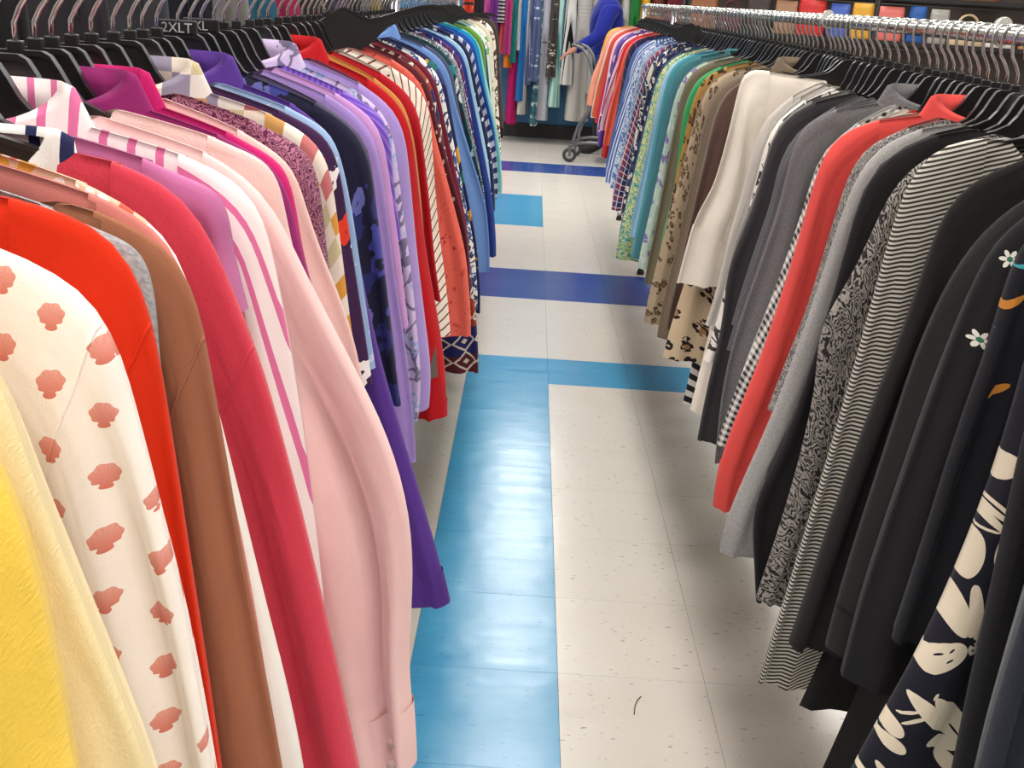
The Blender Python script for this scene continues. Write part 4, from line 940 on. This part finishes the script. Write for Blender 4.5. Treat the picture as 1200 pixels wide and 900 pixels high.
# ------------------------------------------------------------------ shopper in a blue sweatshirt behind the cart
M_SKIN = plain('skin', (186, 128, 102), 0.55, bump=60, bstr=0.1); M_BLUETOP = fabric('royal_blue_jersey', 'solid', [(34, 44, 142)], fuzz=True)
M_TROUSER = plain('dark_trousers', (38, 38, 46), 0.85); M_HAIR = plain('dark_hair', (46, 34, 28), 0.6, bump=90, bstr=0.6)
def person(loc, rz):
    e = empty('person', loc, rz)
    tag(e, 'person in a royal blue sweatshirt reaching toward the hanging dresses', 'person')
    J = {}; E = []; R = []; Vv = []
    def v(n, p, r): J[n] = len(Vv); Vv.append(p); R.append(r)
    def c(*ns):
        for a, b in zip(ns, ns[1:]): E.append((J[a], J[b]))
    # facing -x; left/right along y
    v('pelvis', (0, 0, 0.90), (.125, .155)); v('waist', (-0.01, 0, 1.02), (.115, .145)); v('chest', (-0.02, 0, 1.18), (.125, .165)); v('upper', (-0.02, 0, 1.30), (.095, .15)); v('neck', (-0.03, 0, 1.375), (.052, .052))
    v('jaw', (-0.055, 0, 1.43), (.058, .056)); v('skull', (-0.045, 0, 1.52), (.085, .074)); v('crown', (-0.04, 0, 1.585), (.06, .056))
    c('pelvis', 'waist', 'chest', 'upper', 'neck', 'jaw', 'skull', 'crown')
    for sd, n in ((-1, 'n'), (1, 'f')):
        v('sh' + n, (-0.02, sd * 0.175, 1.29), (.072, .066))
        if sd < 0:
            v('el' + n, (-0.11, sd * 0.235, 1.04), (.052, .05)); v('wr' + n, (-0.30, sd * 0.21, 0.93), (.030, .026)); hb0 = Vector((-0.36, sd * 0.20, 0.895)); dr = Vector((-0.82, 0.06, -0.5)).normalized()
        else:
            v('el' + n, (0.02, sd * 0.24, 1.04), (.052, .05)); v('wr' + n, (-0.03, sd * 0.235, 0.82), (.030, .026)); hb0 = Vector((-0.05, sd * 0.232, 0.755)); dr = Vector((-0.25, 0, -0.95)).normalized()
        v('pm' + n, tuple(hb0), (.034, .018)); c('upper', 'sh' + n, 'el' + n, 'wr' + n, 'pm' + n)
        side = Vector((0, 1, 0))
        for k, (o, L) in enumerate(((-.027, .066), (-.009, .076), (.009, .072), (.026, .058))):
            b0 = hb0 + dr * 0.035 + side * o; b1 = b0 + dr * L * .55 + Vector((0, 0, -.008)); b2 = b1 + (dr + Vector((0, 0, -.7))).normalized() * L * .5
            for q, (pp, rr) in enumerate(((b0, .009), (b1, .0085), (b2, .007))): v(f'f{n}{k}{q}', tuple(pp), (rr, rr))
            c('pm' + n, f'f{n}{k}0', f'f{n}{k}1', f'f{n}{k}2')
        t0 = hb0 - side * sd * 0.036; t1 = t0 + (dr * .6 - side * sd * .5).normalized() * .035; t2 = t1 + dr * .028
        for q, (pp, rr) in enumerate(((t0, .011), (t1, .0095), (t2, .008))): v(f't{n}{q}', tuple(pp), (rr, rr))
        c('pm' + n, f't{n}0', f't{n}1', f't{n}2')
        v('hip' + n, (0, sd * 0.095, 0.82), (.095, .09)); v('kn' + n, (-0.02, sd * 0.105, 0.46), (.06, .058)); v('cf' + n, (0.01, sd * 0.105, 0.30), (.056, .052)); v('an' + n, (0.0, sd * 0.105, 0.085), (.038, .036)); v('bl' + n, (-0.12, sd * 0.115, 0.035), (.042, .028)); v('to' + n, (-0.18, sd * 0.118, 0.028), (.03, .022))
        c('pelvis', 'hip' + n, 'kn' + n, 'cf' + n, 'an' + n, 'bl' + n, 'to' + n)
    me = bpy.data.meshes.new('body'); me.from_pydata(Vv, E, []); o = bpy.data.objects.new('body_source', me); col.objects.link(o)
    sk = o.modifiers.new('skin', 'SKIN'); sk.use_smooth_shade = True
    for i, d in enumerate(me.skin_vertices[0].data): d.radius = R[i]; d.use_root = (i == 0)
    o.modifiers.new('sub', 'SUBSURF').levels = 2
    dg = bpy.context.evaluated_depsgraph_get(); full = bpy.data.meshes.new_from_object(o.evaluated_get(dg)); bpy.data.objects.remove(o)
    full.materials.clear(); full.materials.append(M_SKIN); full.name = 'body'
    # a face: brow, nose, chin pushed out of the head
    for vt in full.vertices:
        x, y, z = vt.co
        if z > 1.40 and x < -0.06:
            nose = math.exp(-((y / 0.014) ** 2) - (((z - 1.485) / 0.020) ** 2)); chin = math.exp(-((y / 0.025) ** 2) - (((z - 1.415) / 0.016) ** 2)); eye = sum(math.exp(-(((y - q) / 0.014) ** 2) - (((z - 1.512) / 0.011) ** 2)) for q in (-.03, .03))
            vt.co.x -= 0.022 * nose + 0.010 * chin - 0.008 * eye
    obj('body', full, e)
    vn = [(v_.co.copy(), v_.normal.copy()) for v_ in full.vertices]
    def cloth(name, test, off, mat):
        keep = [p.vertices[:] for p in full.polygons if test(p.center)]
        ids = sorted({i for f in keep for i in f}); mp = {a: b for b, a in enumerate(ids)}
        uv = [(vn[i][0].y, vn[i][0].z) for i in ids]
        return obj(name, mesh(name, [vn[i][0] + vn[i][1] * off for i in ids], [[mp[i] for i in f] for f in keep], mat, uv), e)
    wrist = lambda p: (p.x < -0.305 and p.z < 1.0 and p.y < 0) or (p.y > 0.18 and p.z < 0.84)
    cloth('sweatshirt', lambda p: (0.86 < p.z < 1.375 or (p.y > 0.18 and p.z > 0.84)) and not wrist(p), 0.016, M_BLUETOP)
    cloth('trousers', lambda p: 0.10 < p.z < 0.93 and abs(p.y) < 0.22 and p.x > -0.2 and not wrist(p), 0.010, M_TROUSER)
    for sg in (-1, 1): cloth('shoe', lambda p: p.z <= 0.10 and p.y * sg > 0, 0.008, M_RUB)
    cloth('hair', lambda p: p.z > 1.44 and (p.x > -0.075 + 0.3 * max(0, 1.53 - p.z) or p.z > 1.565), 0.016, M_HAIR)
    for q in (-.03, .03):
        MB().lathe([(0, -.009), (.006, -.006), (.009, 0), (.006, .006), (0, .009)], 12, c=(-0.118, q, 1.512)).build('eye', plain('eye', (40, 30, 26), 0.3), e, True)
    MB().tube([(-0.112, -.02, 1.452), (-0.120, 0, 1.450), (-0.112, .02, 1.452)], [.003, .005, .003], 8).build('mouth', plain('lips', (160, 84, 76), 0.5), e, True)
    for q in (-1, 1):
        MB().tube([(-0.035, q * .074, 1.50), (-0.028, q * .083, 1.515), (-0.033, q * .08, 1.475), (-0.04, q * .072, 1.468)], [.008, .012, .01, .006], 8).build('ear', M_SKIN, e, True)
    return e
pe = person((0.70, 10.9, 0.0), math.radians(6)); pe.scale = (1.06, 1.06, 1.06)

# ------------------------------------------------------------------ wire shelving with bags behind the right rack
M_WIRE = plain('black_wire', (40, 38, 38), 0.45, metal=0.4); M_GWIRE = plain('grey_wire', (150, 148, 144), 0.4, metal=0.6)
SH = empty('wire_shelving', (3.45, 8.9, 0), math.radians(-14))
tag(SH, 'tall black wire shelving holding bags behind the right rack', 'shelving')
SX, SDp = 2.3, 0.42
for x in (-SX, -SX / 3, SX / 3, SX):
    for y in (0, SDp):
        MB().tube([(x, y, 0), (x, y, 1.9)], 0.013, 8).build('post', M_WIRE, SH, True)
MB().box((-SX, SDp + 0.014, 0.2), (SX, SDp + 0.03, 1.9)).build('back_panel', plain('dark_pegboard', (72, 62, 56), 0.8, bump=40), SH)
LEV = (0.35, 0.80, 1.24, 1.575)
for z in LEV:
    b = MB()
    for y in (0, SDp): b.box((-SX, y - .006, z - .03), (SX, y + .006, z + .0), 0)
    sh = b.build('shelf', M_WIRE, SH)
    wv = MB()
    for k in range(10): wv.tube([(-SX, SDp * k / 9, z - .002), (SX, SDp * k / 9, z - .002)], 0.003, 4)
    for k in range(24): x = -SX + 2 * SX * k / 23; wv.tube([(x, 0, z - .007), (x, SDp, z - .007)], 0.003, 4)
    wv.build('shelf_wires', M_WIRE, sh)
    lip = MB()
    lip.tube([(-SX, 0, z - .06), (SX, 0, z - .06)], 0.004, 5)
    for k in range(46): x = -SX + 2 * SX * k / 45; lip.tube([(x, 0, z - .06), (x, 0, z - .028)], 0.002, 4)
    lip.build('shelf_truss', M_WIRE, sh)
def on_shelf(x, z, y=0.2): return SH.matrix_basis @ Vector((x, y, z))
SH.matrix_basis  # placed above
def bag(x, z, w_, h, d, rgb, desc, handle=True, y=0.18):
    handle = h < 0.19; h = h if h < 0.19 else h + 0.06; w_ *= 1.12
    m = plain('bag_' + desc.split()[0], rgb, 0.55, bump=40, bstr=0.3)
    p = on_shelf(x, z, y)
    e = empty('handbag', p, math.radians(-14 + random.uniform(-6, 6)))
    tag(e, f'{desc} on the wire shelving', 'bag', 'bags on the wire shelving')
    V = []; n = 20; rows = [(0.0, .92), (.06, 1.0), (.4, .98), (.8, .86), (1.0, .74)]
    for (t, k) in rows:
        for j in range(n):
            a = 2 * math.pi * j / n; ca, sa = math.cos(a), math.sin(a)
            V.append((w_ / 2 * (1 if t < .9 else .97) * math.copysign(abs(ca) ** .45, ca) * (0.9 + 0.1 * k), d / 2 * k * math.copysign(abs(sa) ** .6, sa) * (1 if t < .9 else .5), h * t + 0.002))
    Fs = grid_faces(len(rows), n, True) + [tuple(range(n))[::-1], tuple((len(rows) - 1) * n + j for j in range(n))]
    obj('body', mesh('body', V, Fs, m), e)
    if handle:
        for sg in (-1, 1):
            pts = [(w_ * .28 * math.cos(a), sg * d * .16, h * .96 + w_ * .30 * math.sin(a)) for a in np.linspace(0, math.pi, 11)]
            MB().tube(pts, 0.008, 6).build('handle', m, e, True)
    return e
bl = [(-2.15, .20, .22, (150, 96, 60), 'tan leather handbag'), (-1.92, .18, .18, (92, 40, 44), 'maroon handbag'), (-1.70, .18, .24, (60, 50, 46), 'dark brown tote'), (-1.48, .16, .2, (170, 130, 100), 'beige handbag'),
      (-1.27, .2, .22, (206, 40, 36), 'bright red handbag'), (-1.05, .14, .2, (70, 100, 190), 'blue pouch bag'), (-.87, .15, .22, (226, 170, 50), 'golden yellow handbag'), (-.66, .2, .2, (232, 120, 110), 'salmon pink handbag'),
      (-.45, .12, .22, (36, 92, 170), 'royal blue handbag'), (-.28, .13, .2, (170, 168, 160), 'grey handbag'), (-.06, .24, .16, (220, 196, 156), 'straw beach bag'), (.20, .2, .17, (236, 232, 224), 'white handbag'),
      (.44, .18, .14, (196, 152, 100), 'camel handbag'), (.66, .18, .12, (60, 56, 54), 'black clutch bag'), (.87, .14, .12, (30, 130, 200), 'azure pouch'), (1.06, .18, .12, (70, 62, 60), 'charcoal handbag'),
      (1.28, .16, .12, (44, 42, 44), 'small black handbag'), (1.5, .15, .12, (240, 150, 150), 'pink pouch bag'), (1.70, .17, .13, (48, 62, 120), 'navy handbag'), (1.92, .18, .14, (206, 196, 160), 'khaki handbag'), (2.12, .15, .14, (240, 140, 60), 'orange pouch bag')]
for (x, w_, h, rgb, d_) in bl: bag(x, LEV[2], w_, h, .13, rgb, d_)
bl2 = [(-1.9, .22, .2, (40, 120, 90), 'green tote'), (-1.5, .22, .22, (160, 30, 60), 'crimson tote'), (-1.1, .22, .2, (230, 200, 60), 'lemon tote'), (-.6, .22, .2, (50, 60, 120), 'blue tote'), (0, .24, .2, (120, 80, 60), 'brown satchel'), (.6, .22, .2, (200, 190, 180), 'cream satchel'), (1.2, .22, .2, (60, 60, 60), 'grey satchel'), (1.8, .22, .2, (140, 60, 110), 'plum satchel')]
for (x, w_, h, rgb, d_) in bl2: bag(x, LEV[3], w_, h, .14, rgb, d_)

# a loose thread dropped on the floor, a price tag
X_, Z_ = 0, 0
th_ = MB().tube([(0.2805, 1.7798, 0.0015), (0.2846, 1.8076, 0.0022), (0.2914, 1.8279, 0.0018), (0.2994, 1.8400, 0.0016)], 0.0011, 6).build('loose_thread', plain('thread_brown', (120, 84, 64), 0.8), None, True)
tag(th_, 'short brown thread lying on the cream floor tile', 'thread')
